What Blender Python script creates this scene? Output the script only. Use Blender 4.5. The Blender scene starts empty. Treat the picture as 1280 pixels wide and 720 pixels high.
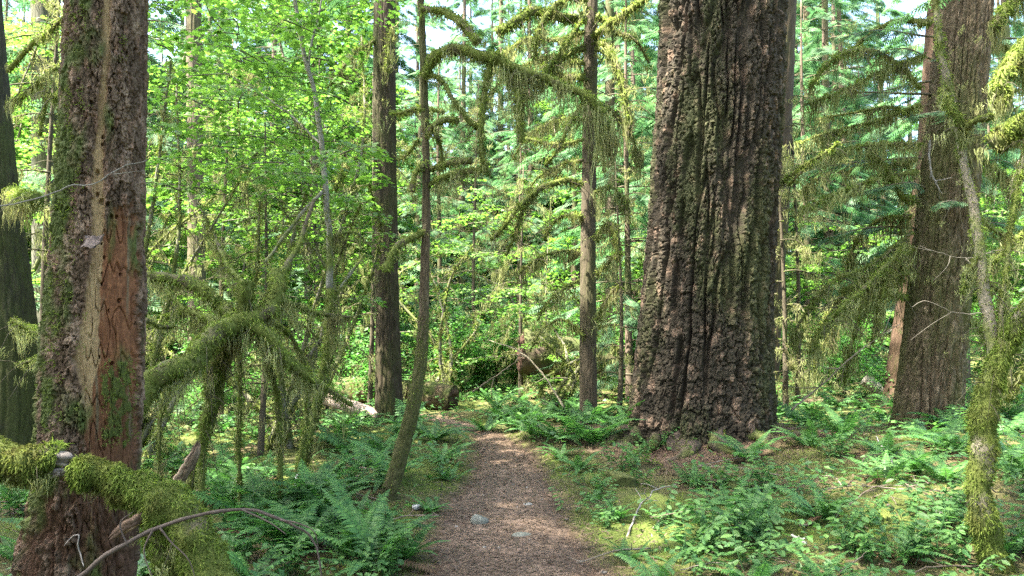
import bpy, math
import numpy as np
from math import radians, pi

# ------------------------------------------------------------------ camera, world, sun, exposure
scene = bpy.context.scene
COL = scene.collection
CAM_H, PITCH, FPX = 1.6, radians(3.1), 1280 * 26 / 36
cam = bpy.data.objects.new('camera', bpy.data.cameras.new('camera'))
COL.objects.link(cam)
cam.location = (0, 0, CAM_H)
cam.rotation_euler = (radians(90) + PITCH, 0, 0)
cam.data.lens = 26; cam.data.sensor_width = 36
cam.data.clip_start = 0.05; cam.data.clip_end = 1000
scene.camera = cam

SUN_DIR = np.array([-0.87, -0.42, 0.0]); SUN_EL = radians(63)
SUN_DIR /= np.linalg.norm(SUN_DIR)
TO_SUN = np.array([SUN_DIR[0] * math.cos(SUN_EL), SUN_DIR[1] * math.cos(SUN_EL), math.sin(SUN_EL)])
world = bpy.data.worlds.new('World'); scene.world = world
world.use_nodes = True
wn = world.node_tree.nodes; wl = world.node_tree.links
sky = wn.new('ShaderNodeTexSky'); sky.sky_type = 'NISHITA'; sky.sun_disc = False
sky.sun_elevation = SUN_EL
sky.sun_rotation = math.atan2(SUN_DIR[0], SUN_DIR[1])
sky.air_density = 1.0; sky.dust_density = 4.0; sky.ozone_density = 1.0
bg = wn['Background']; bg.inputs['Strength'].default_value = 0.12
wl.new(sky.outputs[0], bg.inputs['Color'])
from mathutils import Vector, Matrix
sd = bpy.data.lights.new('sun', 'SUN'); sd.energy = 5.0; sd.angle = radians(0.53); sd.color = (1.0, 0.93, 0.82)
sun = bpy.data.objects.new('sun', sd); COL.objects.link(sun)
sun.rotation_euler = Vector(TO_SUN).to_track_quat('Z', 'Y').to_euler()
sun.location = (-20, 0, 40)
vs = scene.view_settings
vs.view_transform = 'Standard'; vs.look = 'None'; vs.gamma = 1.0; vs.use_curve_mapping = False
vs.exposure = 3.5
scene.cycles.use_denoising = False
scene.cycles.max_bounces = 8; scene.cycles.diffuse_bounces = 5; scene.cycles.transmission_bounces = 5
scene.cycles.sample_clamp_indirect = 6
scene.cycles.use_adaptive_sampling = False

# ------------------------------------------------------------------ helpers
rng = np.random.default_rng(11)
_perm = rng.permutation(256); _perm = np.concatenate([_perm, _perm, _perm])
_gr = rng.normal(size=(256, 3)); _gr /= np.linalg.norm(_gr, axis=1)[:, None]

def pn(x, y, z=0.0):
    x, y, z = np.broadcast_arrays(np.asarray(x, float), np.asarray(y, float), np.asarray(z, float))
    xf, yf, zf = np.floor(x), np.floor(y), np.floor(z)
    xi = xf.astype(int) & 255; yi = yf.astype(int) & 255; zi = zf.astype(int) & 255
    x = x - xf; y = y - yf; z = z - zf
    u = x*x*x*(x*(x*6-15)+10); v = y*y*y*(y*(y*6-15)+10); w = z*z*z*(z*(z*6-15)+10)
    out = 0
    for a in (0, 1):
        for b in (0, 1):
            for c in (0, 1):
                h = _perm[_perm[_perm[xi+a]+yi+b]+zi+c]
                g = _gr[h]
                d = g[..., 0]*(x-a)+g[..., 1]*(y-b)+g[..., 2]*(z-c)
                out = out + d*(u if a else 1-u)*(v if b else 1-v)*(w if c else 1-w)
    return out * 1.5

def fbm(x, y, z=0.0, o=3):
    s = 0; a = 1
    for i in range(o):
        s = s + a*pn(np.asarray(x)*2**i+i*7.3, np.asarray(y)*2**i, np.asarray(z)*2**i); a *= 0.5
    return s

def worley(x, y, seed=0):
    """cell plates: edge distance, cell id in 0..1, offset inside the cell"""
    xi, yi = np.floor(x).astype(int), np.floor(y).astype(int)
    f1 = np.full(x.shape, 9.0); f2 = f1.copy(); idc = np.zeros(x.shape); oy = np.zeros(x.shape)
    for a in (-1, 0, 1):
        for b in (-1, 0, 1):
            h = _perm[_perm[(xi+a+seed*17) & 255]+((yi+b) & 255)]; h2 = _perm[h+31]
            dx = xi+a+.15+.7*h/255-x; dy = yi+b+.15+.7*h2/255-y
            d = np.hypot(dx, dy); m = d < f1
            f2 = np.where(m, f1, np.minimum(f2, d)); f1 = np.where(m, d, f1)
            idc = np.where(m, _perm[h2+77]/255, idc); oy = np.where(m, -dy, oy)
    return f2-f1, idc, oy

def ss(a, b, x):
    t = np.clip((x-a)/(b-a), 0, 1); return t*t*(3-2*t)

def mixc(c, d, t):
    return np.asarray(c)*(1-t[..., None]) + np.asarray(d)*t[..., None]

_ca, _sa = math.cos(PITCH), math.sin(PITCH)
def P(px, py, d):
    """the point seen at photo pixel (px, py) that stands d metres ahead"""
    sx, sz = (px-640)/FPX, (360-py)/FPX
    dy, dz = _ca - sz*_sa, _sa + sz*_ca
    return np.array([sx/dy*d, d, CAM_H + dz/dy*d])

def thing(name, label, cat, loc=(0, 0, 0), rz=0, group=None, scale=1):
    o = bpy.data.objects.new(name, None); COL.objects.link(o)
    o.location = tuple(loc); o.rotation_euler = (0, 0, rz); o.scale = (scale,)*3
    o.empty_display_size = 0.1
    return tag(o, label, cat, group)

def tag(o, label=None, cat=None, group=None, kind=None):
    if label: o['label'] = label
    if cat: o['category'] = cat
    if group: o['group'] = group
    if kind: o['kind'] = kind
    return o

def mesh_data(name, V, Fs, mat, attrs=None, smooth=True):
    V = np.asarray(V, np.float32)
    if not isinstance(Fs, (list, tuple)): Fs = [Fs]
    Fs = [np.asarray(f, np.int32) for f in Fs if len(f)]
    me = bpy.data.meshes.new(name)
    me.vertices.add(len(V)); me.vertices.foreach_set('co', V.ravel())
    loops = np.concatenate([f.ravel() for f in Fs])
    sizes = np.concatenate([np.full(len(f), f.shape[1], np.int32) for f in Fs])
    starts = np.concatenate([[0], np.cumsum(sizes)[:-1]]).astype(np.int32)
    me.loops.add(len(loops)); me.loops.foreach_set('vertex_index', loops)
    me.polygons.add(len(sizes)); me.polygons.foreach_set('loop_start', starts)
    try: me.polygons.foreach_set('loop_total', sizes)
    except Exception: pass
    me.polygons.foreach_set('use_smooth', np.full(len(sizes), smooth))
    for k, a in (attrs or {}).items():
        a = np.asarray(a, np.float32)
        if a.ndim == 2:
            at = me.attributes.new(k, 'FLOAT_COLOR', 'POINT')
            at.data.foreach_set('color', np.concatenate([a, np.ones((len(a), 1), np.float32)], 1).ravel())
        else:
            at = me.attributes.new(k, 'FLOAT', 'POINT'); at.data.foreach_set('value', a)
    me.update(calc_edges=True)
    me.materials.append(mat)
    return me

def link(name, me, parent=None, kind=None):
    o = bpy.data.objects.new(name, me); COL.objects.link(o)
    if parent is not None: o.parent = parent
    if kind: o['kind'] = kind
    return o

def obj(name, V, Fs, mat, parent=None, attrs=None, smooth=True, kind=None, origin=None):
    V = np.asarray(V, float)
    if origin is not None: V = V - np.asarray(origin)
    return link(name, mesh_data(name, V, Fs, mat, attrs, smooth), parent, kind)

class Acc:
    """collects vertex and face arrays for one mesh"""
    def __init__(s): s.v = []; s.f = {3: [], 4: []}; s.r = []; s.c = []; s.n = 0
    def add(s, V, F, r=None, c=None):
        V = np.asarray(V, float).reshape(-1, 3); F = np.asarray(F)
        if len(V) == 0: return
        s.f[F.shape[1]].append(F + s.n); s.v.append(V); s.n += len(V)
        s.r.append(np.broadcast_to(np.asarray(0.5 if r is None else r, float), (len(V),)))
        s.c.append(np.broadcast_to(np.asarray((.1, .1, .1) if c is None else c, float), (len(V), 3)))
    def data(s, name, mat, smooth=True, origin=None):
        V = np.concatenate(s.v)
        if origin is not None: V = V - np.asarray(origin)
        return mesh_data(name, V, [np.concatenate(f) for f in s.f.values() if f], mat,
                         {'rnd': np.concatenate(s.r), 'Col': np.concatenate(s.c)}, smooth)
    def build(s, name, mat, parent=None, smooth=True, kind=None, origin=None):
        return link(name, s.data(name, mat, smooth, origin), parent, kind)

def spline(pts, n):
    p = np.asarray(pts, float)
    if len(p) == 2: 
        t = np.linspace(0, 1, n)[:, None]; return p[0]*(1-t)+p[1]*t
    q = np.vstack([2*p[0]-p[1], p, 2*p[-1]-p[-2]])
    t = np.linspace(0, len(p)-1-1e-6, n); i = t.astype(int); f = (t-i)[:, None]
    a, b, c, d = q[i], q[i+1], q[i+2], q[i+3]
    return 0.5*((2*b)+(-a+c)*f+(2*a-5*b+4*c-d)*f*f+(-a+3*b-3*c+d)*f**3)

def frames(c):
    t = np.gradient(c, axis=0); t /= np.linalg.norm(t, axis=1)[:, None]+1e-9
    ref = np.array([0, 0, 1.0]) if abs(t[len(t)//2][2]) < 0.85 else np.array([0, -1.0, 0])
    u = np.cross(ref, t); u /= np.linalg.norm(u, axis=1)[:, None]+1e-9
    v = np.cross(t, u)
    return t, u, v

def tube(c, r, k=8, lump=0.0, lf=8.0):
    """swept tube round centre line c with radii r; returns verts, faces, angle-grid normals"""
    c = np.asarray(c); n = len(c); r = np.broadcast_to(np.asarray(r, float), (n,))
    t, u, v = frames(c)
    a = np.arange(k)/k*2*pi
    N = np.cos(a)[None, :, None]*u[:, None]+np.sin(a)[None, :, None]*v[:, None]
    rr = np.broadcast_to(r[:, None], (n, k))
    if lump:
        q = c[:, None]+N*r[:, None, None]
        rr = rr*(1+lump*fbm(q[..., 0]*lf, q[..., 1]*lf, q[..., 2]*lf, 2))
    V = c[:, None]+N*rr[..., None]
    i = np.arange(n-1)[:, None]*k; j = np.arange(k)[None]
    F = np.stack([i+j, i+(j+1) % k, i+k+(j+1) % k, i+k+j], -1).reshape(-1, 4)
    V = V.reshape(-1, 3)
    # end caps as fans
    V = np.vstack([V, c[:1], c[-1:]])
    jj = np.arange(k)
    cap = np.concatenate([np.stack([np.full(k, n*k), (jj+1) % k, jj], -1),
                          np.stack([np.full(k, n*k+1), (n-1)*k+jj, (n-1)*k+(jj+1) % k], -1)])
    return V, F, cap, N

def add_tube(acc, c, r, k=8, lump=0.0, lf=8.0, r_=None, col=None):
    V, F, cap, N = tube(c, r, k, lump, lf)
    n0 = acc.n
    if callable(col): col = col(V)
    acc.add(V, F, r_, col)
    acc.f[3].append(cap+n0)

def unit(a): return a/(np.linalg.norm(a, axis=-1, keepdims=True)+1e-9)

def scatter(acc, tv, tf, pos, X, Y, Z, s, r=None, c=None):
    """copies of template (tv, tf) at pos with axes X, Y, Z and size s"""
    n, k = len(pos), len(tv)
    s = np.broadcast_to(np.asarray(s, float), (n,))
    V = pos[:, None]+s[:, None, None]*(tv[None, :, 0:1]*X[:, None]+tv[None, :, 1:2]*Y[:, None]+tv[None, :, 2:3]*Z[:, None])
    F = (tf[None]+(np.arange(n)*k)[:, None, None]).reshape(-1, tf.shape[1])
    if r is not None: r = np.repeat(r, k)
    if c is not None: c = np.repeat(c, k, axis=0)
    acc.add(V.reshape(-1, 3), F, r, c)

def axes(fwd, up):
    X = unit(fwd); Y = unit(np.cross(up, X)); Z = np.cross(X, Y); return X, Y, Z

def blades(acc, base, dirs, L, w, r=None, c=None):
    """single-triangle tufts"""
    n = len(base); side = unit(np.cross(dirs, rng.normal(size=(n, 3))))
    L = np.broadcast_to(L, (n,))[:, None]; w = np.broadcast_to(w, (n,))[:, None]
    V = np.stack([base-side*w/2, base+side*w/2, base+dirs*L], 1).reshape(-1, 3)
    F = np.arange(3*n).reshape(-1, 3)
    acc.add(V, F, None if r is None else np.repeat(r, 3), None if c is None else np.repeat(c, 3, axis=0))

def strands(acc, base, L, w, sway=0.22, k=3, r=None, c=None, dirs=None):
    """hanging ribbons of k segments, tapering"""
    n = len(base); L = np.broadcast_to(L, (n,))
    a = rng.uniform(0, pi, n); side = np.stack([np.cos(a), np.sin(a), 0*a], -1)
    t = np.linspace(0, 1, k+1)
    d = rng.normal(size=(n, 3))*sway; d[:, 2] = -1
    if dirs is not None: d = d+dirs
    b = rng.normal(size=(n, 3))*sway; b[:, 2] = 0
    c0 = base[:, None]+L[:, None, None]*(d[:, None]*t[None, :, None]+b[:, None]*(t*t)[None, :, None])
    c0[:, 1:] += rng.normal(size=(n, k, 3))*(.02*L[:, None, None]+.005)
    ww = np.broadcast_to(w, (n,))[:, None]*(1-0.85*t**1.5)[None]
    V = np.stack([c0-side[:, None]*ww[..., None]/2, c0+side[:, None]*ww[..., None]/2], 2).reshape(n, -1, 3)
    i = np.arange(k)*2
    f = np.stack([i, i+1, i+3, i+2], -1)
    F = (f[None]+(np.arange(n)*2*(k+1))[:, None, None]).reshape(-1, 4)
    m = 2*(k+1)
    acc.add(V.reshape(-1, 3), F, None if r is None else np.repeat(r, m), None if c is None else np.repeat(c, m, axis=0))

# ------------------------------------------------------------------ materials
def nodes_mat(name):
    m = bpy.data.materials.new(name); m.use_nodes = True
    nt = m.node_tree; nt.nodes.clear()
    out = nt.nodes.new('ShaderNodeOutputMaterial')
    return m, nt, out

def col_mat(name, scale=25, amt=0.5, bump=0.4, bscale=60, rough=0.9, spec=0.2, bdist=0.01):
    """surface with per-vertex material colour, fine grain and fine relief"""
    m, nt, out = nodes_mat(name); N, L = nt.nodes.new, nt.links.new
    at = N('ShaderNodeAttribute'); at.attribute_name = 'Col'
    tc = N('ShaderNodeTexCoord')
    n1 = N('ShaderNodeTexNoise'); n1.inputs['Scale'].default_value = scale; n1.inputs['Detail'].default_value = 6
    n1.inputs['Roughness'].default_value = 0.7
    L(tc.outputs['Object'], n1.inputs['Vector'])
    mr = N('ShaderNodeMapRange'); mr.inputs[1].default_value = 0.3; mr.inputs[2].default_value = 0.7
    mr.inputs[3].default_value = 1-amt; mr.inputs[4].default_value = 1+amt
    L(n1.outputs['Fac'], mr.inputs[0])
    mx = N('ShaderNodeVectorMath'); mx.operation = 'SCALE'
    L(at.outputs['Color'], mx.inputs[0]); L(mr.outputs[0], mx.inputs['Scale'])
    n2 = N('ShaderNodeTexNoise'); n2.inputs['Scale'].default_value = bscale; n2.inputs['Detail'].default_value = 5
    n2.inputs['Roughness'].default_value = 0.75
    L(tc.outputs['Object'], n2.inputs['Vector'])
    bp = N('ShaderNodeBump'); bp.inputs['Strength'].default_value = bump; bp.inputs['Distance'].default_value = bdist
    L(n2.outputs['Fac'], bp.inputs['Height'])
    p = N('ShaderNodeBsdfPrincipled'); p.inputs['Roughness'].default_value = rough
    p.inputs['Specular IOR Level'].default_value = spec
    L(mx.outputs[0], p.inputs['Base Color']); L(bp.outputs[0], p.inputs['Normal'])
    L(p.outputs[0], out.inputs[0])
    return m

def leaf_mat(name, c1, c2, tcol, tf=0.4, rough=0.55, var=0.25, spec=0.3, patch=None, pscale=5.0):
    m, nt, out = nodes_mat(name); N, L = nt.nodes.new, nt.links.new
    at = N('ShaderNodeAttribute'); at.attribute_name = 'rnd'
    oi = N('ShaderNodeObjectInfo')
    mx = N('ShaderNodeMix'); mx.data_type = 'RGBA'
    mx.inputs[6].default_value = (*c1, 1); mx.inputs[7].default_value = (*c2, 1)
    L(at.outputs['Fac'], mx.inputs[0])
    mr = N('ShaderNodeMapRange'); mr.inputs[3].default_value = 1-var; mr.inputs[4].default_value = 1+var
    L(oi.outputs['Random'], mr.inputs[0])
    sc = N('ShaderNodeVectorMath'); sc.operation = 'SCALE'
    colout = mx.outputs[2]
    if patch is not None:
        tc = N('ShaderNodeTexCoord'); nz_ = N('ShaderNodeTexNoise'); nz_.inputs['Scale'].default_value = pscale; nz_.inputs['Detail'].default_value = 5
        L(tc.outputs['Object'], nz_.inputs['Vector'])
        r2 = N('ShaderNodeMapRange'); r2.inputs[1].default_value = .5; r2.inputs[2].default_value = .68; r2.inputs[4].default_value = .75
        L(nz_.outputs['Fac'], r2.inputs[0])
        m2 = N('ShaderNodeMix'); m2.data_type = 'RGBA'; m2.inputs[7].default_value = (*patch, 1)
        L(r2.outputs[0], m2.inputs[0]); L(colout, m2.inputs[6]); colout = m2.outputs[2]
    L(colout, sc.inputs[0]); L(mr.outputs[0], sc.inputs['Scale'])
    p = N('ShaderNodeBsdfPrincipled'); p.inputs['Roughness'].default_value = rough
    p.inputs['Specular IOR Level'].default_value = spec
    L(sc.outputs[0], p.inputs['Base Color'])
    t = N('ShaderNodeBsdfTranslucent')
    tm = N('ShaderNodeVectorMath'); tm.operation = 'MULTIPLY'; tm.inputs[1].default_value = tcol
    L(sc.outputs[0], tm.inputs[0]); L(tm.outputs[0], t.inputs['Color'])
    ms = N('ShaderNodeMixShader'); ms.inputs[0].default_value = tf
    L(p.outputs[0], ms.inputs[1]); L(t.outputs[0], ms.inputs[2]); L(ms.outputs[0], out.inputs[0])
    return m

M_BARK = col_mat('bark', 30, 0.5, 0.8, 70, bdist=0.012)
M_BARK_FINE = col_mat('bark_fine', 60, 0.45, 0.7, 120, bdist=0.006)
M_GROUND = col_mat('forest_soil', 45, 0.55, 0.9, 70, bdist=0.02)
M_PATH = col_mat('path_needle_litter', 55, 0.42, 0.6, 90, bdist=0.010)
M_STONE = col_mat('stone', 30, 0.35, 0.5, 60, rough=0.85, bdist=0.006)
M_WOOD = col_mat('weathered_wood', 40, 0.4, 0.6, 90, bdist=0.005)
M_TWIG = col_mat('dead_twig', 40, 0.3, 0.4, 150, bdist=0.003)
M_LITTER = leaf_mat('litter_bits', (.055, .036, .023), (.18, .125, .082), (1, .9, .8), 0.1)
M_MOSS = leaf_mat('moss', (.060, .090, .016), (.215, .285, .060), (1.2, 1.3, .8), 0.38, 0.9, 0.1, 0.1, (.085, .068, .026))
M_LICHEN = leaf_mat('hanging_moss', (.105, .122, .038), (.37, .40, .19), (1.2, 1.2, .9), 0.45, 0.9, 0.1, 0.1, (.13, .11, .055), 2.5)
M_MAPLE = leaf_mat('maple_leaf', (.06, .14, .026), (.14, .25, .05), (1.35, 1.5, .9), 0.5, 0.5, 0.15)
M_NEEDLE = leaf_mat('hemlock_needles', (.045, .11, .055), (.13, .22, .105), (1.3, 1.6, 1.15), 0.45, 0.55, 0.3)
M_SHRUB = leaf_mat('shrub_leaf', (.035, .11, .03), (.10, .21, .05), (1.5, 1.9, 1.0), 0.45, 0.5, 0.25)
M_FERN = leaf_mat('fern_frond', (.032, .105, .030), (.095, .20, .050), (1.3, 1.6, .9), 0.38, 0.5, 0.3)
M_HERB = leaf_mat('herb_leaf', (.038, .11, .036), (.11, .21, .055), (1.3, 1.6, 1.0), 0.4, 0.5, 0.1)

# ------------------------------------------------------------------ terrain
PATH_Y = np.array([-4, 2, 4.8, 6.2, 7.8, 9.2, 10.4, 11.4, 12.6, 14.5])
PATH_X = np.array([.15, .05, 0.0, -.09, -.02, -.09, -.24, -.42, -.95, -2.6])
PATH_W = np.array([1.2, 1.15, 1.08, 1.0, .76, .58, .43, .38, .36, .36])
D_POS = np.array([2.30, 9.6])            # the old ridged trunk
def path_off(x, y):
    return np.abs(x-np.interp(y, PATH_Y, PATH_X))/(np.interp(y, PATH_Y, PATH_W)/2)

def g(x, y):
    x = np.asarray(x, float); y = np.asarray(y, float)
    off = path_off(x, y)
    away = ss(0.7, 2.6, off)
    z = 0.025*pn(x*.7, y*.7, 3)
    z = z + away*(0.07+0.10*pn(x*.45, y*.45, 9)+0.07*fbm(x*1.3, y*1.3, 5, 3))
    r2 = (x-D_POS[0])**2+(y-D_POS[1])**2
    z = z + 0.06*np.exp(-r2/2.2**2)+0.10*np.exp(-r2/1.45**2)
    z = z + 0.20*ss(1.2, 4, x)*ss(3, 6, y)*(1-ss(8, 13, y))*(1+.5*pn(x*.9, y*.9, 44))
    far = np.maximum(0, y-15); z = z + 0.055*far*ss(0, 12, far)
    z = z - 0.12*ss(-1.2, -3.5, x)*ss(12, 5, y)
    return z

def G(px, py, lift=0.0):
    """the ground point seen at photo pixel (px, py)"""
    lo, hi = 1.5, 120.0
    for _ in range(40):
        m = (lo+hi)/2; p = P(px, py, m)
        if p[2] > g(p[0], p[1]): lo = m
        else: hi = m
    p = P(px, py, lo); p[2] = g(p[0], p[1])+lift
    return p

def gp(x, y): return np.array([x, y, float(g(x, y))])

def moss_mask(x, y):
    off = path_off(x, y)
    m = 0.66+0.75*fbm(x*.8, y*.8, 21, 3)
    m = m + 0.55*np.exp(-((x-1.0)**2/0.35+(y-6.0)**2/1.6)) + 0.35*np.exp(-((x+1.0)**2/0.3+(y-7.2)**2/1.5))
    r = np.hypot(x-D_POS[0], y-D_POS[1])
    m = m - 0.8*np.exp(-((r-1.0)/0.9)**2)
    m = m*ss(0.9, 1.5, off+0.2*pn(x*3, y*3, 2))
    return np.clip(m, 0, 1)

NG = 235
u = np.linspace(-1, 1, NG)
gx = 150*np.sinh(5.6*u)/np.sinh(5.6); gy = 6.5+150*np.sinh(5.6*u)/np.sinh(5.6)
X, Y = np.meshgrid(gx, gy)
Z = g(X, Y) + 0.032*fbm(X*5, Y*5, 1, 3)*ss(1.0, 1.6, path_off(X, Y))*(np.abs(X) < 12)
mk = moss_mask(X, Y)[..., None]
nz = fbm(X*2.2, Y*2.2, 40, 3)[..., None]
soil = np.array([.095, .062, .042])*(1+0.35*nz); grn = np.array([.075, .10, .020])*(1+0.3*nz)
colr = soil*(1-mk)+grn*mk
i = np.arange(NG-1)[:, None]*NG; j = np.arange(NG-1)[None]
F = np.stack([i+j, i+j+1, i+NG+j+1, i+NG+j], -1).reshape(-1, 4)
ground = obj('ground', np.stack([X, Y, Z], -1).reshape(-1, 3), F, M_GROUND, attrs={'Col': colr.reshape(-1, 3)}, kind='structure')
tag(ground, 'brown forest floor of soil and needles with mossy patches', 'ground')

ys = np.concatenate([np.linspace(-4, 3.5, 30), np.linspace(3.55, 13.8, 230)])
tt = np.linspace(-1, 1, 56)
T, Yp = np.meshgrid(tt, ys)
w = np.interp(Yp, PATH_Y, PATH_W)*0.5*1.14*(1+0.16*pn(Yp*1.7, np.sign(T)*3, 0)+0.14*pn(Yp*4.5, np.sign(T)*5, 0)+.06*pn(Yp*13, np.sign(T)*5, 0))
Xp = np.interp(Yp, PATH_Y, PATH_X)+T*w
Zp = g(Xp, Yp)+0.022-0.055*np.abs(T)**4+.03*np.abs(T)**3*fbm(Xp*6, Yp*6, 12, 2)+0.008*fbm(Xp*5, Yp*5, 3, 3)
nz = fbm(Xp*1.6, Yp*1.6, 77, 3)[..., None]; n2 = fbm(Xp*14, Yp*14, 7, 2)[..., None]
pc = np.array([.120, .084, .060])*(1+0.28*nz+0.35*n2)
pc = pc*(1.12-.45*np.abs(T)**2.5*(1+.6*pn(Xp*3, Yp*3, 8)))[..., None]
damp = ss(.15, .6, fbm(Xp*1.1, Yp*1.1, 91, 3))[..., None]; pc = pc*(1-.4*damp)
pc = np.clip(pc, .012, 1)
k = len(tt); i = np.arange(len(ys)-1)[:, None]*k; j = np.arange(k-1)[None]
F = np.stack([i+j, i+j+1, i+k+j+1, i+k+j], -1).reshape(-1, 4)
path = obj('path', np.stack([Xp, Yp, Zp], -1).reshape(-1, 3), F, M_PATH, attrs={'Col': pc.reshape(-1, 3)}, kind='structure')
tag(path, 'narrow trodden path of reddish brown needles and dirt', 'path')

# ------------------------------------------------------------------ trunks
BT = np.array([.41, .42, .36])     # overall bark tone
def bark_ridged(f=4.0, depth=0.05, zs=0.16, c0=(.165, .125, .095), c1=(.30, .215, .185), moss=0.25, mtop=0.0, mcol=(.055, .065, .018), w=0.26):
    def fn(th, z, R, seed):
        x, y = np.cos(th)*R+seed*13.7, np.sin(th)*R+seed*5.1
        wx = 0.3/f*pn(x*f*.5, y*f*.5, z*f*.3+seed); wy = 0.3/f*pn(y*f*.5+9, x*f*.5, z*f*.3)
        n1 = pn((x+wx)*f, (y+wy)*f, z*f*zs)+0.30*pn(x*2.3*f, y*2.3*f, z*f*2.3*zs*1.4)
        fur = 1-ss(0.02, w, np.abs(n1))
        arc = th*R+wx*2.0+.25/f*pn(x*f*3, y*f*3, z*f*3)
        e_, id_, oy_ = worley(arc*f*1.9, z*f*.85+.6*pn(x*f*1.5, y*f*1.5, z*f*1.5+2), int(seed))
        crack = 1-ss(0.02, 0.15, e_)
        e2, id2, _o = worley(arc*f*4.2+3, z*f*2.6, int(seed)+3); chip = 1-ss(0, .2, e2)
        rough = fbm(x*f*5, y*f*5, z*f*3.4, 3)
        ter = fbm(x*f*1.7, y*f*1.7, z*f*.9+7, 2)*3; ter = (np.floor(ter)+ss(.6, 1, ter-np.floor(ter)))/3
        dr = depth*(-fur+(1-fur)*(-0.30*crack-0.10*chip+0.22*(id_-.5)-.16*oy_*.5+.10*(id2-.5)+0.10*ter)+0.08*rough)
        pk = ss(0.15, 0.7, fbm(x*f*1.6, y*f*1.6, z*f*.9+20, 3))
        col = mixc(np.array(c0)*BT, np.array(c1)*BT, pk*(1-0.5*fur))
        col = col*(1+0.22*fbm(x*f*3, y*f*3, z*f*2, 2)+.35*(id_-.5)+.2*(id2-.5))[..., None]
        mm = ss(0.5-moss, 0.95-moss, 0.45+0.6*fbm(x*1.4, y*1.4, z*.55+40, 3)+0.25*rough) if moss > 0 else 0*z
        col = mixc(col, mcol, np.clip(mm*0.7, 0, 1))
        dr = dr+0.15*depth*mm
        return dr, np.clip(col, .01, 1)
    return fn

def trunk_mesh(axis, zs, ncol, fn, seed, base, flare=0.0, flh=0.5, lobes=5, mat=None, front=0.5, name='trunk', extra=None, smooth=True):
    """axis: rows (z, x, y, r); the mesh is relative to base"""
    A = np.asarray(axis, float)
    cx, cy, r = (np.interp(zs, A[:, 0], A[:, k]) for k in (1, 2, 3))
    t = np.linspace(-1, 1, ncol, endpoint=False)
    phi0 = math.atan2(-A[0, 2], -A[0, 1])
    th = phi0+pi*(front*t+(1-front)*t**3)
    TH, Z = np.meshgrid(th, zs)
    R = np.broadcast_to(r[:, None], TH.shape)
    zb = Z-A[0, 0]
    fl = flare*np.exp(-np.maximum(zb, 0)/flh)
    lob = 1+0.55*np.cos(lobes*TH+seed)+0.35*pn(np.cos(TH)*2+seed, np.sin(TH)*2, Z*.4)
    R2 = R*(1+fl*lob)
    dr, col = fn(TH, Z, A[len(A)//3, 3], seed)
    if extra is not None: dr, col = extra(TH-phi0, Z, dr, col)
    rad = R2+dr*np.clip(R/A[0, 3], .4, 1)
    V = np.stack([cx[:, None]+rad*np.cos(TH), cy[:, None]+rad*np.sin(TH), Z], -1).reshape(-1, 3)
    n = len(zs); k = ncol
    i = np.arange(n-1)[:, None]*k; j = np.arange(k)[None]
    F = np.stack([i+j, i+(j+1) % k, i+k+(j+1) % k, i+k+j], -1).reshape(-1, 4)
    V = V-np.asarray(base)
    return mesh_data(name, V, F, mat, {'Col': col.reshape(-1, 3)}, smooth)

# ---- templates
def spray_template():
    V, F = [], []
    def leaf(b, d, l, wd):
        d = np.array(d)/np.hypot(*d); s = np.array([-d[1], d[0]])
        pts = [b, b+d*l*.45+s*wd, b+d*l, b+d*l*.45-s*wd]
        n = len(V)
        for p in pts: V.append([p[0], p[1], -0.12*p[0]**2-0.25*abs(p[1])])
        F.append([n, n+1, n+2, n+3])
    for q in range(7):
        xx = 0.08+q*0.125; l = 0.42*(1-xx)+0.1
        for s in (-1, 1): leaf(np.array([xx+(0.05 if s > 0 else 0), 0.]), (0.75, s), l, 0.034)
    leaf(np.array([0., 0.]), (1, 0), 1.0, 0.022)
    return np.array(V, float), np.array(F)
SPV, SPF = spray_template()

def maple_template():
    rim = []
    for q in range(11):
        a = radians(-150+q*30); rr = 0.5 if q % 2 == 0 else 0.30
        if q in (0, 10): rr = 0.36
        rim.append([0.42+rr*math.cos(a), rr*math.sin(a), -0.10*(rr*2)**2+0.03*math.sin(q*2.1)])
    V = [[0.40, 0, 0.02], [0.0, 0.0, 0.0]]+rim
    F = [[0, 2+q, 3+q] for q in range(10)]+[[0, 12, 1], [0, 1, 2]]
    return np.array(V, float), np.array(F)
MPV, MPF = maple_template()
OVV = np.array([[0, 0, 0], [.35, .26, .03], [.35, -.26, .03], [.72, .20, 0], [.72, -.20, 0], [1, 0, -.08], [.4, 0, -.03], [.72, 0, -.05]], float)
OVF = np.array([[0, 6, 1], [0, 2, 6], [1, 6, 7], [1, 7, 3], [6, 2, 4], [6, 4, 7], [3, 7, 5], [7, 4, 5]])
QLV = np.array([[0, 0, 0], [.5, .32, .02], [1, 0, -.06], [.5, -.32, .02]], float); QLF = np.array([[0, 1, 2, 3]])

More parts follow.
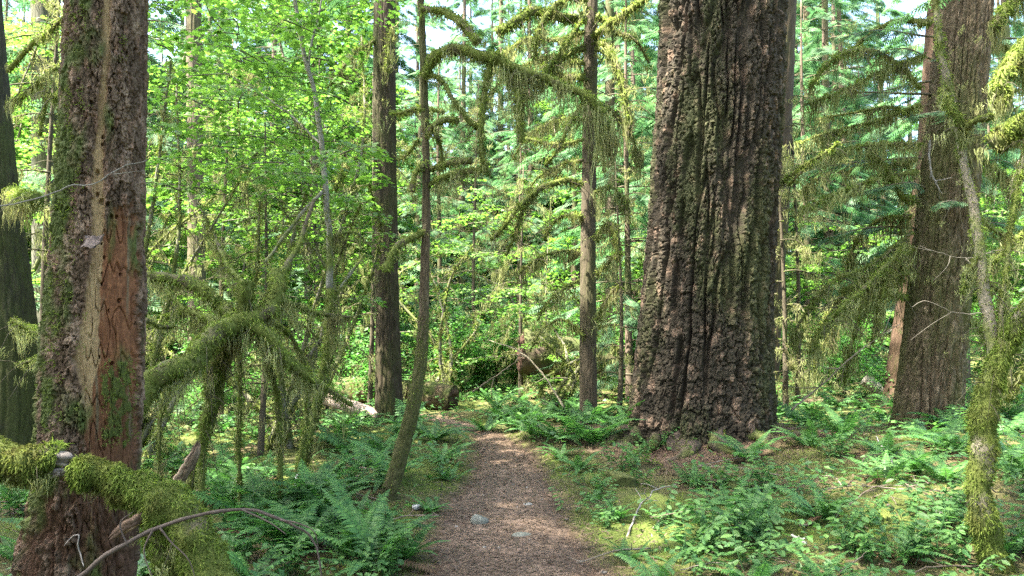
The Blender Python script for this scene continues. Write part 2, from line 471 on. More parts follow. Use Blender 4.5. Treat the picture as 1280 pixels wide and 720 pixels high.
def conifer_boughs(acc_f, acc_w, heights, az, Ls, rad, droop=0.55, dens=13, size=0.42, rise=0.15, center=None):
    """boughs with flat drooping sprays; acc_f takes the needles, acc_w the wood"""
    for h, a, L in zip(heights, az, Ls):
        dv = np.array([math.cos(a), math.sin(a), 0]); sv = np.array([-dv[1], dv[0], 0])
        t = np.linspace(0, 1, 9)[:, None]
        c = dv*(rad+L*t)+np.array([0, 0, 1])*(h+L*(rise*t-droop*t*t))+sv*0.08*L*np.sin(t*5+a*3)
        if center is not None: c[:, :2] += center(h) if callable(center) else center
        add_tube(acc_w, c, np.linspace(0.006+0.008*L, 0.004, 9), 4, col=(.10, .085, .055))
        n = max(4, int(L*dens)); tq = np.sqrt(rng.uniform(0.02, 1, n))
        pos = np.stack([np.interp(tq, t[:, 0], c[:, q]) for q in range(3)], -1)
        side = np.where(rng.uniform(size=n) < .5, -1, 1)
        ang = side*rng.uniform(0.25, 1.15, n)*(1-0.4*tq)
        fw = dv*np.cos(ang)[:, None]+sv*np.sin(ang)[:, None]
        fw[:, 2] = -rng.uniform(0.05, 0.55, n)-0.35*droop*tq
        up = rng.normal(size=(n, 3))*0.28; up[:, 2] += 1
        Xa, Ya, Za = axes(fw, up)
        s = size*rng.uniform(0.6, 1.25, n)*(1-0.35*tq)*min(1.2, 0.7+L*.2)
        scatter(acc_f, SPV, SPF, pos, Xa, Ya, Za, s, r=np.clip(rng.normal(.45, .25, n), 0, 1))

def fuzz(acc, V, c, n, bl, bw):
    """moss tufts standing on a tube surface V (rows x columns)"""
    R, K = V.shape[:2]
    i = rng.uniform(0, R-1.001, n); j = rng.uniform(0, K, n); i0 = i.astype(int); j0 = j.astype(int) % K
    fi = (i-i0)[:, None]; fj = (j-np.floor(j))[:, None]; j1 = (j0+1) % K
    p = (V[i0, j0]*(1-fj)+V[i0, j1]*fj)*(1-fi)+(V[i0+1, j0]*(1-fj)+V[i0+1, j1]*fj)*fi
    N_ = unit(p-(c[i0]*(1-fi)+c[i0+1]*fi))
    cl = fbm(p[:, 0]*9, p[:, 1]*9, p[:, 2]*9, 2)
    d = unit(N_+rng.normal(size=(n, 3))*.6)
    side = unit(np.cross(d, rng.normal(size=(n, 3))))
    L = (bl*rng.uniform(.4, 1.4, n)*np.clip(1+.9*cl, .35, 2))[:, None]; w = np.broadcast_to(bw, (n,))[:, None]*rng.uniform(.6, 1.4, (n, 1))
    mid = p+d*L*.55; tip = mid+unit(d+np.array([0, 0, -1.1])+rng.normal(size=(n, 3))*.35)*L*.75
    W = np.stack([p-side*w*.4-N_*.005, p+side*w*.4-N_*.005, mid-side*w*.5, mid+side*w*.5, tip], 1).reshape(-1, 3)
    b0 = (np.arange(n)*5)[:, None]
    rr = np.repeat(np.clip(.38+.55*cl+.2*N_[:, 2]+rng.normal(0, .22, n), 0, 1), 5)
    n0 = acc.n
    acc.add(W, np.array([[0, 1, 3, 2]])+b0, rr)
    acc.f[3].append(np.array([[2, 3, 4]])+b0+n0)

def moss_on(acc_m, acc_l, c, r, dens=5000, bl=0.03, bw=0.011, hang=0.25, hn=180, hw=0.008, clump=3.0, up=0.35, seed=0.):
    """tufts round the centre line c and hanging strands under it"""
    seg = np.linalg.norm(np.diff(c, axis=0), axis=1); Ltot = seg.sum()
    s = np.concatenate([[0], np.cumsum(seg)])/max(Ltot, 1e-6)
    t, u_, v_ = frames(c)
    ra = np.broadcast_to(np.asarray(r, float), (len(c),))
    n = int(Ltot*2*pi*ra.mean()*dens)
    if n > 3 and acc_m is not None:
        q = rng.uniform(0, 1, n); a = rng.uniform(0, 2*pi, n)
        I = lambda arr: np.stack([np.interp(q, s, arr[:, k]) for k in range(3)], -1)
        N_ = unit(I(u_)*np.cos(a)[:, None]+I(v_)*np.sin(a)[:, None])
        rr = np.interp(q, s, ra)
        p = I(c)+N_*rr[:, None]*0.9
        d = unit(N_+rng.normal(size=(n, 3))*0.45+np.array([0, 0, -0.25]))
        blades(acc_m, p, d, bl*rng.uniform(.5, 1.4, n), bw, r=np.clip(0.45+0.5*fbm(p[:, 0]*6, p[:, 1]*6, p[:, 2]*6, 2)+rng.normal(0, .15, n), 0, 1))
    m = 15; nc = int(Ltot*hn/26)+1
    if hang > 0 and hn > 0 and acc_l is not None:
        q = rng.uniform(0.03, 1, nc)
        I = lambda arr: np.stack([np.interp(q, s, arr[:, k]) for k in range(3)], -1)
        rr = np.interp(q, s, ra); site = I(c); site[:, 2] -= rr*.5; site[:, :2] += rng.normal(size=(nc, 2))*.35*rr[:, None]
        cl = .45+.9*pn(site[:, 0]*clump+seed, site[:, 1]*clump, site[:, 2]*clump)
        Lc = hang*np.clip(cl, .12, 1.4)*rng.uniform(.25, 1.0, nc)**.8*1.25
        tone = np.clip(.42+.3*pn(site[:, 0]*3, site[:, 1]*3, site[:, 2]*3+9)+rng.normal(0, .17, nc), 0, 1)
        I2 = np.repeat(np.arange(nc), m); n = nc*m; wd = hw*4.5
        off = rng.normal(size=(n, 3))*[wd, wd, wd*.5]
        base = site[I2]+off; base[:, 2] += rng.uniform(0, .3, n)*Lc[I2]*0
        L = Lc[I2]*rng.uniform(.25, 1.0, n)
        conv = -off*rng.uniform(.2, .9, n)[:, None]/np.maximum(L, .02)[:, None]; conv[:, 2] = 0
        strands(acc_l, base, L, hw*rng.uniform(.5, 1.3, n), 0.06, dirs=conv, r=np.clip(tone[I2]+rng.normal(0, .12, n), 0, 1))

def mossy_branch(parent, pts, r0, r1, moss=1.0, hang=0.25, hn=180, name='branch', n=24, k=9, woodcol=(.09, .075, .045), dens=5000, d=7.0, origin=(0, 0, 0), r_pow=1.0):
    c = spline(pts, n); c = c+0.012*np.stack([fbm(c[:, 2]*3+q*5, c[:, 0]*3, c[:, 1]*3, 2) for q in range(3)], -1)
    r = r0+(r1-r0)*np.linspace(0, 1, n)**r_pow
    def colf(V):
        m = ss(-0.35, 0.25, fbm(V[:, 0]*5, V[:, 1]*5, V[:, 2]*5+3, 3)+moss-0.6)
        return mixc(woodcol, (.085, .105, .022), m)
    V, F_, cap, N_ = tube(c, r, k, 0.34*moss+0.08, 9)
    a = Acc(); a.add(V, F_, None, colf(V)); a.f[3].append(cap)
    o = a.build(name, M_BARK_FINE, parent, origin=origin)
    sc = d/7.0
    if moss > 0:
        am, al = Acc(), Acc()
        Lc = np.linalg.norm(np.diff(c, axis=0), axis=1).sum()
        fuzz(am, V[:-2].reshape(len(c), k, 3), c, int(Lc*2*pi*r.mean()*dens*(.55 if sc > .7 else 1.1)*moss/sc**1.7)+6, 0.034*sc**1.1, 0.010*sc)
        moss_on(None, al, c, r, 0, hang=hang, hn=hn*1.7/sc, hw=0.0090*sc, seed=float(c[0, 0]))
        at = Acc(); nt_ = int(Lc*7/sc**.8)
        for q in range(nt_):
            i_ = int(rng.uniform(.1, 1)*(n-1)); tl = rng.uniform(.12, .55)*min(1.3, sc)*(1.2-.5*i_/n)
            dv = rng.normal(size=3); dv[2] = -abs(dv[2])*.5-.1; dv = unit(dv)
            p0 = c[i_]; cs = spline([p0, p0+dv*tl*.45+[0, 0, .06*tl], p0+dv*tl+[0, 0, -.30*tl]], 6)
            add_tube(at, cs, np.linspace(.0055, .0022, 6)*sc, 3, col=(.055, .05, .03))
            if hang > 0 and q % 2 == 0: moss_on(None, al, cs, .004, 0, hang=min(.35, hang*.8), hn=24/max(tl, .1), hw=0.0075*sc, seed=q)
        if at.n: at.build('twigs', M_TWIG, o, kind='stuff', origin=origin)
        if am.n: am.build('moss', M_MOSS, o, smooth=False, kind='stuff', origin=origin)
        if al.n: al.build('hanging_moss', M_LICHEN, o, smooth=False, kind='stuff', origin=origin)
    return o

# ---- high crown shared by the tall trees whose tops stand above the picture
def tall_crown(seed, h0, h1, L0, nb, dens=9, size=0.55):
    global rng
    keep = rng; rng = np.random.default_rng(seed)
    f, wd = Acc(), Acc()
    hs = np.sort(rng.uniform(h0, h1, nb)); az = np.arange(nb)*2.4+rng.uniform(-.4, .4, nb)
    Ls = L0*(1-0.8*(hs-h0)/(h1-h0))*rng.uniform(.7, 1.15, nb)
    conifer_boughs(f, wd, hs, az, Ls, 0.1, 0.45, dens, size)
    rng = keep
    return f.data('crown', M_NEEDLE, False), wd.data('limbs', M_BARK_FINE)
CROWN_F, CROWN_W = tall_crown(3, 9.5, 21, 3.6, 46)

def big_tree(name, label, cat, px_axis, d, bark, seed, ncol, dz, ztop=22.0, zfine=6.5, flare=0.0, flh=.5, lobes=5, mat=M_BARK, crown=True, base_z=None, extra=None, group=None, crown_scale=1.0, crown_z=0.0):
    """px_axis rows: (py, left px, right px) down to the base row"""
    rows = []
    for py, l, r in px_axis:
        p = P((l+r)/2, py, d); rows.append((p[2], p[0], p[1], (r-l)/2/FPX*d*.965))
    rows.sort()
    z0 = rows[0][0]
    if base_z is None: base_z = float(g(rows[0][1], d))
    b = np.array([rows[0][1], d, base_z])
    low = rows[0]; axis = [(base_z-0.25, low[1], low[2], low[3])]+[q for q in rows if q[0] > base_z]
    t = axis[-1]; t0 = axis[-2]
    sl = [(t[k]-t0[k])/(t[0]-t0[0]) for k in (1, 2)]
    h = ztop-t[0]
    axis.append((ztop, t[1]+sl[0]*h*.5, t[2], t[3]*0.25))
    zs = np.concatenate([np.arange(base_z-0.25, zfine, dz), np.arange(zfine, ztop, 0.5), [ztop]])
    root = thing(name, label, cat, b, group=group)
    me = trunk_mesh(axis, zs, ncol, bark, seed, b, flare, flh, lobes, mat, extra=extra, smooth=ncol < 140)
    tr = link('trunk', me, root)
    if crown:
        A = np.array(axis); top = A[-1]
        for nm, m_ in (('crown', CROWN_F), ('limbs', CROWN_W)):
            o = link(nm, m_, root, 'stuff' if nm == 'limbs' else None)
            o.location = (top[1]-b[0], top[2]-b[1], crown_z-b[2]); o.scale = (crown_scale,)*3
            o.rotation_euler = (0, 0, seed*1.7)
    return root, np.array(axis)

# old ridged fir right of the path
fir_old, ax_old = big_tree('old_fir_tree', 'massive old fir trunk with deep ridged bark beside the path', 'tree',
    [(0, 822, 984), (120, 818, 980), (250, 810, 973), (380, 799, 966), (480, 790, 963), (540, 786, 961), (568, 784, 962)], D_POS[1],
    bark_ridged(6.0, 0.115, 0.075, (.080, .064, .050), (.34, .23, .185), 0.16, w=.23, mcol=(.045, .052, .018)), 1, 310, 0.0175, 24, 6.2, 0.20, 0.55, 7, base_z=0.0, crown_z=-1.5, crown_scale=1.15)
# straight fir left of the path
big_tree('straight_fir_tree', 'straight dark brown conifer trunk behind the slender leaning tree', 'tree',
    [(0, 466, 495), (200, 466, 496), (400, 469, 500), (500, 469, 504), (545, 468, 507)], 12.3,
    bark_ridged(12, 0.026, 0.10, (.10, .075, .056), (.17, .13, .105), 0.08), 2, 90, 0.055, 28, 7.8, 0.15, 0.3, 5, mat=M_BARK_FINE, crown_scale=.8, crown_z=11)
big_tree('rear_fir_tree', 'brown conifer trunk half hidden by the massive old fir', 'tree',
    [(0, 950, 996), (250, 945, 987), (400, 942, 977), (500, 940, 972)], 14.5,
    bark_ridged(10, 0.02, 0.12, (.145, .105, .08), (.2, .15, .12), 0.05), 4, 50, 0.12, 24, 9, mat=M_BARK_FINE, crown_z=2)
ft_r, ax_f = big_tree('leaning_fir_tree', 'brown conifer trunk leaning right behind the mossy fern log', 'tree',
    [(0, 1172, 1240), (150, 1161, 1229), (300, 1144, 1216), (420, 1131, 1206), (500, 1121, 1200), (545, 1116, 1198)], 11.2,
    bark_ridged(11, 0.050, 0.09, (.17, .128, .092), (.36, .27, .21), 0.24), 5, 150, 0.036, 24, 7.0, 0.14, 0.3, 5, mat=M_BARK_FINE, crown_z=3)
big_tree('reddish_fir_tree', 'slim reddish brown conifer trunk just behind the right leaning fir', 'tree',
    [(0, 1160, 1186), (200, 1146, 1172), (330, 1128, 1156), (440, 1112, 1142), (515, 1100, 1136)], 14.5,
    bark_ridged(14, 0.015, 0.12, (.17, .105, .078), (.26, .17, .135), 0.05), 6, 60, 0.09, 24, 9, 0.2, .25, 4, mat=M_BARK_FINE, crown=False)
big_tree('shaded_fir_tree', 'dark mossy conifer trunk behind the peeling snag', 'tree',
    [(0, -45, 0), (200, -42, 16), (400, -36, 42), (500, -34, 50)], 8.6,
    bark_ridged(10, 0.025, 0.14, (.085, .072, .058), (.15, .125, .105), 0.30), 7, 80, 0.06, 22, 6, 0.1, .3, 5, mat=M_BARK_FINE, crown_z=3)
big_tree('grey_fir_tree', 'pale grey distant trunk between the snag and the dark trunk', 'tree',
    [(0, 40, 72), (150, 41, 74), (300, 42, 78), (460, 42, 82)], 17,
    bark_ridged(11, 0.02, 0.12, (.21, .20, .175), (.30, .28, .25), 0.05), 8, 60, 0.1, 24, 10, mat=M_BARK_FINE, crown_z=5)
big_tree('pale_fir_tree', 'pale tan trunk seen through the vine maple leaves', 'tree',
    [(0, 232, 252), (200, 234, 254), (400, 235, 258), (500, 235, 260)], 16,
    bark_ridged(12, 0.018, 0.12, (.24, .19, .15), (.34, .28, .23), 0.05), 9, 60, 0.1, 24, 10, mat=M_BARK_FINE, crown_z=5)
cb, ax_c = big_tree('young_hemlock_tree', 'slim straight hemlock trunk with hanging mossy boughs right of the path', 'tree',
    [(0, 730, 748), (150, 728, 747), (300, 725, 745), (420, 724, 746), (500, 724, 747), (540, 723, 749)], 11.8,
    bark_ridged(18, 0.010, 0.2, (.145, .115, .085), (.22, .175, .14), 0.15), 10, 60, 0.07, 24, 7.5, 0.2, .2, 4, mat=M_BARK_FINE, crown_scale=.7, crown_z=9)

# ------------------------------------------------------------------ the peeling snag
SN_D = 4.0
SN_L = np.array([[-40, 82], [0, 80], [100, 75], [200, 72], [300, 65], [400, 58], [500, 50], [600, 45], [700, 25], [800, 5]], float)
SN_R = np.array([[-40, 189], [0, 188], [100, 186], [200, 183], [300, 182], [400, 182], [500, 178], [600, 173], [700, 170], [800, 172]], float)
holes = []
hr = np.random.default_rng(5)
for _ in range(120):
    y_ = hr.uniform(0, 640); x_ = hr.uniform(80, 178)
    if y_ > 190 and 95 < x_ < 175 and hr.uniform() < .75: continue
    holes.append((x_, y_, hr.uniform(1.0, 2.6)))
holes += [(121, 212, 3), (121, 240, 2.6), (127, 249, 4), (134, 252, 3), (130, 320, 2), (150, 375, 3), (152, 340, 2)]
def snag_extra(ph, Z, dr, col):
    # pixel-like coordinates on the side of the trunk facing the path
    ca = _ca; 
    yy = 360-FPX*np.tan(np.arctan2(Z-CAM_H, SN_D-0.25)-PITCH)
    l = np.interp(yy, SN_L[:, 0], SN_L[:, 1]); r = np.interp(yy, SN_R[:, 0], SN_R[:, 1])
    facing = np.cos(ph) > 0
    xx = (l+r)/2+np.sin(ph)*(r-l)/2
    wob = 8*fbm(xx*.05, yy*.03, 3.1, 3)+4*fbm(xx*.22, yy*.13, 8, 3)
    xs = xx+wob
    cl = np.interp(yy, [0, 80, 140, 200, 250, 300, 400, 470, 560, 700], [133, 131, 127, 121, 122, 122, 112, 108, 110, 112])
    hw = np.interp(yy, [0, 80, 200, 250, 300, 360, 420, 450, 480, 540], [5.5, 4.5, 5.5, 7, 7, 9, 12, 17, 8, 0])
    strip = ss(1.5, -1.5, np.abs(xx+0.35*wob-cl)-hw)*facing
    redz = ss(-3, 3, xs-np.interp(yy, [250, 300, 400, 600], [140, 126, 112, 96]))*ss(3, -3, xs-np.interp(yy, [250, 400, 560, 720], [176, 172, 174, 176]))
    redz = redz*ss(252, 276, yy+2.5*wob)*facing
    low = ss(585, 625, yy+2*wob)*facing
    bare = np.clip(np.maximum(np.maximum(strip, redz), low*ss(-.25, .3, fbm(xx*.06, yy*.03, 5, 3)+.15)), 0, 1)
    # the rest is rough flaking bark
    fx, fy = np.cos(ph)*.28, np.sin(ph)*.28
    flake = fbm(fx*22, fy*22, Z*12, 4); cell = np.abs(pn(fx*16, fy*16, Z*7+5))
    arc = ph*.28+.022*fbm(fx*26, fy*26, Z*22, 3)+.035*pn(fx*8, fy*8, Z*6)
    e1, id1, oy1 = worley(arc/.052, Z/.085+.9*fbm(fx*18, fy*18, Z*14+3, 3), 2)
    cv = ss(-.3, .5, fbm(fx*9, fy*9, Z*6+70, 2))
    e2, id2, oy2 = worley(arc/.017+5, Z/.026, 5)
    ter = id1-.35
    big = fbm(fx*7, fy*7, Z*3, 2)
    barkh = 0.014+0.012*big+0.016*id1-0.010*oy1-0.024*(.35+.65*cv)*(1-ss(.02, .15, e1))+.007*(id2-.5)-0.008*(1-ss(0, .2, e2))+0.007*flake
    pale = ss(0.0, .55, fbm(fx*11+4, fy*11, Z*6+9, 3))
    bc = mixc((.070, .050, .038), (.27, .205, .175), np.clip(pale*0.5+.35*ter-.05, 0, 1))
    bc = mixc(bc, (.20, .13, .105), ss(.2, .6, fbm(fx*20, fy*20+7, Z*9, 2))*.6)
    ms = 0.40+0.75*fbm(fx*6, fy*6, Z*3.2+2, 3)+0.55*ss(-.2, -.95, np.sin(ph))*facing-0.2
    ms = np.maximum(ms, 1.3*ss(30, 8, np.abs(xs-146)+9*fbm(xx*.09, yy*.05, 31, 3))*ss(436, 470, yy+2*wob)*ss(585, 535, yy+2*wob)*ss(-.5, .3, fbm(xx*.10, yy*.06, 1, 3)+.15))
    ms = ss(.45, .85, ms)
    wood = mixc((.19, .13, .08), (.33, .255, .165), 0.5+0.5*np.clip(pn(xx*.25, yy*.02, 2), -1, 1))
    red = mixc((.095, .042, .024), (.20, .095, .054), 0.5+0.7*np.clip(fbm(xx*.2, yy*.035, 6, 4), -.7, .7))
    red = mixc(red, (.13, .125, .095), ss(.25, .6, pn(xx*.12, yy*.012, 15))*.7)
    red = mixc(red, (.055, .034, .025), np.clip(low+ss(430, 600, yy)*.5, 0, 1)*.85)
    bw = mixc(red, wood, np.clip(strip*1.2, 0, 1))
    grain = 0.006*fbm(xx*.5, yy*.06, 3, 4)+low*0.026*fbm(xx*.12, yy*.04, 2, 4)
    crk = (1-ss(0, .07, np.abs(pn(xx*.09, yy*.018, 33))))*np.maximum(redz, low)*2
    h = np.where(bare > 0, 0, barkh)*(1-bare)+barkh*(1-bare)*0
    h = (1-bare)*(barkh+0.010)+bare*(grain-0.008*crk)+0.010*ms*(1+flake)
    c = mixc(bc, bw, bare)*np.array([.95, .90, .74]); c = mixc(c, (.055, .075, .018), ms*0.92)
    for hx, hy, hr_ in holes:
        dd = np.hypot(xx-hx, (yy-hy)*0.9)
        q = ss(hr_*1.15, hr_*.7, dd)*facing
        h = h-0.034*q
    return h, np.clip(c, .01, 1)
snag_rows = []
sb = P(100, 770, SN_D); sb[2] = float(g(sb[0], SN_D))-0.02
sn_axis = [(sb[2]-0.2, P(92, 770, SN_D)[0], SN_D, 150/2/FPX*SN_D-.04)]
for py in (700, 600, 500, 400, 300, 200, 100, 0, -40):
    l = np.interp(py, SN_L[:, 0], SN_L[:, 1]); r = np.interp(py, SN_R[:, 0], SN_R[:, 1])
    p = P((l+r)/2, py, SN_D); sn_axis.append((p[2], p[0], p[1], (r-l)/2/FPX*SN_D-0.052))
sn_axis.append((5.6, p[0]+.12, SN_D, .2))
snag = thing('snag', 'dead standing trunk with peeling bark, red bare wood and peck holes', 'snag', sb)
zs = np.concatenate([np.arange(sb[2]-0.2, 3.55, 0.0080), np.arange(3.56, 5.6, .05)])
me = trunk_mesh(sn_axis, zs, 270, lambda th, z, R, s: (0*z, np.zeros(z.shape+(3,))), 3, sb, 0, .5, 5, col_mat('snag_surface', 50, .35, .6, 110, bdist=.005), front=.5, extra=snag_extra, smooth=False)
snag_trunk = link('trunk', me, snag)
# broken jagged top of the snag, above the picture
a = Acc()
for q in range(9):
    an = q*2*pi/9; hgt = .25+.5*abs(math.sin(q*2.7)); cx_, cy_ = sn_axis[-1][1], SN_D
    b_ = np.array([cx_+.16*math.cos(an), cy_+.16*math.sin(an), 5.45])
    add_tube(a, np.array([b_, b_+[0, 0, hgt*.6], b_+[-.03*math.cos(an), 0, hgt]]), [.07, .045, .008], 5, .2, col=(.3, .2, .13))
a.build('broken_top', M_WOOD, snag, origin=sb)
# loose bark flakes standing off the snag
def flake(px, py, wpx, hpx, lift, tilt, col):
    c = P(px, py, SN_D-0.30); s = SN_D/FPX
    nu, nv = 7, 9
    U, W = np.meshgrid(np.linspace(-1, 1, nu), np.linspace(-1, 1, nv))
    ed = 1+.55*pn(U*1.7+px*.37, W*1.7+py*.61, .5)
    x = U*wpx/2*s*ed+tilt*W*wpx/4*s; z = W*hpx/2*s*ed
    y = -lift*(W*.5+.5)**2*-1-lift*ss(0.2, -1, W)+0.01*U**2+.006*pn(U*3, W*3, px)
    V = np.stack([c[0]+x, c[1]+y, c[2]+z], -1).reshape(-1, 3)
    V2 = V+np.array([0, .012, 0]); k = nu
    i = np.arange(nv-1)[:, None]*k; j = np.arange(nu-1)[None]
    F1 = np.stack([i+j, i+j+1, i+k+j+1, i+k+j], -1).reshape(-1, 4); n = nu*nv
    ring = np.concatenate([np.arange(nu), np.arange(1, nv)*nu+nu-1, (nv-1)*nu+np.arange(nu-2, -1, -1), np.arange(nv-2, 0, -1)*nu])
    sd_ = np.stack([ring, np.roll(ring, -1), np.roll(ring, -1)+n, ring+n], -1)
    C = np.tile(np.array(col), (2*n, 1))*(1+.3*rng.normal(size=(2*n, 1))*.5)
    obj('bark_flake', np.vstack([V, V2]), [np.vstack([F1, F1[:, ::-1]+n, sd_])], M_BARK_FINE, snag, {'Col': np.clip(C, .02, 1)}, origin=sb)
for f in [(113, 301, 16, 14, .02, .2, (.13, .10, .085))]:
    flake(*f)
# moss tufts on the snag
am = Acc(); n = 9000
py_ = rng.uniform(0, 620, n); l = np.interp(py_, SN_L[:, 0], SN_L[:, 1]); r = np.interp(py_, SN_R[:, 0], SN_R[:, 1])
sp = rng.uniform(-1, .95, n); px_ = (l+r)/2+sp*(r-l)/2
keep = ((sp < -.45) & (fbm(px_*.05, py_*.03, 2, 3)-sp*.35 > .28)) | ((np.abs(px_-146) < 22+6*pn(py_*.05, 2, 3)) & (py_ > 452+8*pn(px_*.1, 1, 1)) & (py_ < 562)) | ((fbm(px_*.07, py_*.045, 9, 3) > .42) & (px_ < 116))
keep |= (np.hypot(px_-152, (py_-38)) < 7) | (np.hypot(px_-124, py_-14) < 6) | (np.hypot(px_-150, py_-60) < 8)
px_, py_, sp = px_[keep], py_[keep], sp[keep]
zz = np.array([P(a_, b_, SN_D-.25) for a_, b_ in zip(px_, py_)])
A = np.array(sn_axis); rr = np.interp(zz[:, 2], A[:, 0], A[:, 3])+.026
cx_ = np.interp(zz[:, 2], A[:, 0], A[:, 1]); ph = np.arcsin(sp); phi0 = math.atan2(-A[0, 2], -A[0, 1])
N_ = np.stack([np.cos(phi0+ph), np.sin(phi0+ph), 0*ph], -1)
pos = np.stack([cx_, 0*cx_+SN_D, zz[:, 2]], -1)+N_*rr[:, None]
blades(am, pos, unit(N_+rng.normal(size=N_.shape)*.6+[0, 0, -.2]), rng.uniform(.008, .024, len(pos)), .006, r=rng.uniform(0, .8, len(pos)))
am.build('moss', M_MOSS, snag, smooth=False, kind='stuff', origin=sb)

# ------------------------------------------------------------------ slender leaning tree left of the path
def stem_tree(name, label, cat, pts, radii, bark, seed, base, ncol=48, dz=0.02, group=None, mat=M_BARK_FINE, n=None):
    c = spline(pts, 160 if n is None else n); rr = np.interp(np.linspace(0, 1, len(c)), np.linspace(0, 1, len(radii)), radii)
    V, F, cap, N = tube(c, rr, ncol)
    th = np.broadcast_to((np.arange(ncol)/ncol*2*pi)[None], (len(c), ncol)); z = np.broadcast_to(np.concatenate([[0], np.cumsum(np.linalg.norm(np.diff(c, axis=0), axis=1))])[:, None], th.shape)
    dr, col = bark(th, z, rr.mean(), seed)
    V[:-2] += (N*dr[..., None]).reshape(-1, 3)
    root = thing(name, label, cat, base, group=group)
    obj('trunk', V, [F, cap], mat, root, {'Col': np.vstack([col.reshape(-1, 3), [[.1, .08, .06]]*2])}, origin=base)
    return root, c
bpts = [P(478, 648, 6.6), P(489, 610, 6.6), P(503, 560, 6.6), P(516, 510, 6.6), P(527, 440, 6.65), P(531, 340, 6.7), P(533, 230, 6.75), P(530, 100, 6.8), P(526, 0, 6.85), P(522, -120, 6.9)]
bb = gp(bpts[0][0]-.01, 6.6)
slender, bc_ = stem_tree('slender_tree', 'thin mossy tree leaning over the path with stubby moss laden branches', 'tree', bpts, [.082, .076, .070, .064, .056, .044, .039, .035, .033, .03],
    bark_ridged(20, 0.011, .2, (.15, .11, .075), (.30, .23, .16), 0.34, w=.3), 12, bb)
af, aw = Acc(), Acc()
conifer_boughs(af, aw, np.linspace(5.2, 9, 24), np.arange(24)*2.4, np.linspace(1.6, .4, 24), .03, .4, 12, .35, center=bpts[-1][:2]-bb[:2])
o = aw.build('limbs', M_BARK_FINE, slender, kind='stuff')
add = Acc(); add_tube(add, np.array([bpts[-1]-bb, bpts[-1]-bb+[0, 0, 4.3]]), [.035, .006], 6, col=(.1, .08, .06)); add.build('treetop', M_BARK_FINE, slender)
af.build('crown', M_NEEDLE, slender, smooth=False)
# moss on the foot of the slender tree
am = Acc(); moss_on(am, None, bc_[:80], np.linspace(.08, .056, 80), 3000, .018, .008, 0); am.build('moss', M_MOSS, slender, smooth=False, kind='stuff', origin=bb)

def brs(parent, origin, d, items, woodcol=(.085, .07, .045), dens=5000):
    for it in items:
        pts, r0, r1, hang = it[:4]; hn = it[4] if len(it) > 4 else 200; ms = it[5] if len(it) > 5 else 1.0
        w_ = [P(q[0], q[1], d+(q[2] if len(q) > 2 else 0)) for q in pts if q != 'g']
        if pts[-1] == 'g': w_.append(gp(w_[-1][0]+.02, w_[-1][1])-[0, 0, .05])      # rooted in the ground
        mossy_branch(parent, w_, r0, r1, ms, hang, hn, d=d, origin=origin, woodcol=woodcol, n=max(14, 7*len(pts)), dens=dens)
brs(slender, bb, 6.75, [
    ([(531, 96), (545, 70, -.1), (572, 62, -.2), (600, 68, -.3), (622, 76, -.3)], .045, .055, .18, 260),
    ([(618, 74, -.3), (650, 88, -.35), (690, 102, -.4), (730, 118, -.45), (752, 140, -.5), (770, 178, -.5)], .050, .016, .75, 520),
    ([(640, 84, -.3), (648, 110, -.35), (650, 150, -.4), (652, 178, -.4)], .036, .030, .35, 420),
    ([(612, 80, -.3), (606, 120, -.3), (602, 170, -.3), (604, 204, -.3)], .030, .018, .25, 240),
    ([(527, 12), (555, 14, -.1), (580, 32, -.2), (598, 52, -.3)], .030, .036, .22, 240),
    ([(533, 92), (550, 98, -.1), (568, 128, -.2), (586, 152, -.2), (598, 160, -.2)], .026, .018, .22, 200),
    ([(534, 172), (545, 156, -.1), (560, 150, -.15), (572, 152, -.2)], .030, .026, .12, 160),
    ([(536, 232), (552, 222, -.1), (580, 214, -.2), (610, 210, -.25)], .022, .030, .30, 300),
    ([(538, 212), (560, 204, -.1), (590, 200, -.2)], .026, .034, .10, 160),
    ([(534, 288), (520, 294, -.1), (500, 306, -.2), (490, 318, -.25), (484, 340, -.25)], .026, .040, .16, 220),
    ([(531, 136), (520, 136, .1), (500, 142, .2), (488, 140, .3)], .016, .012, .10, 120),
    ([(532, 205), (520, 215, -.1), (515, 240, -.1)], .02, .03, .12, 160),
    ([(533, 150), (550, 180, .15), (552, 215, .2)], .02, .02, .10, 160),
])
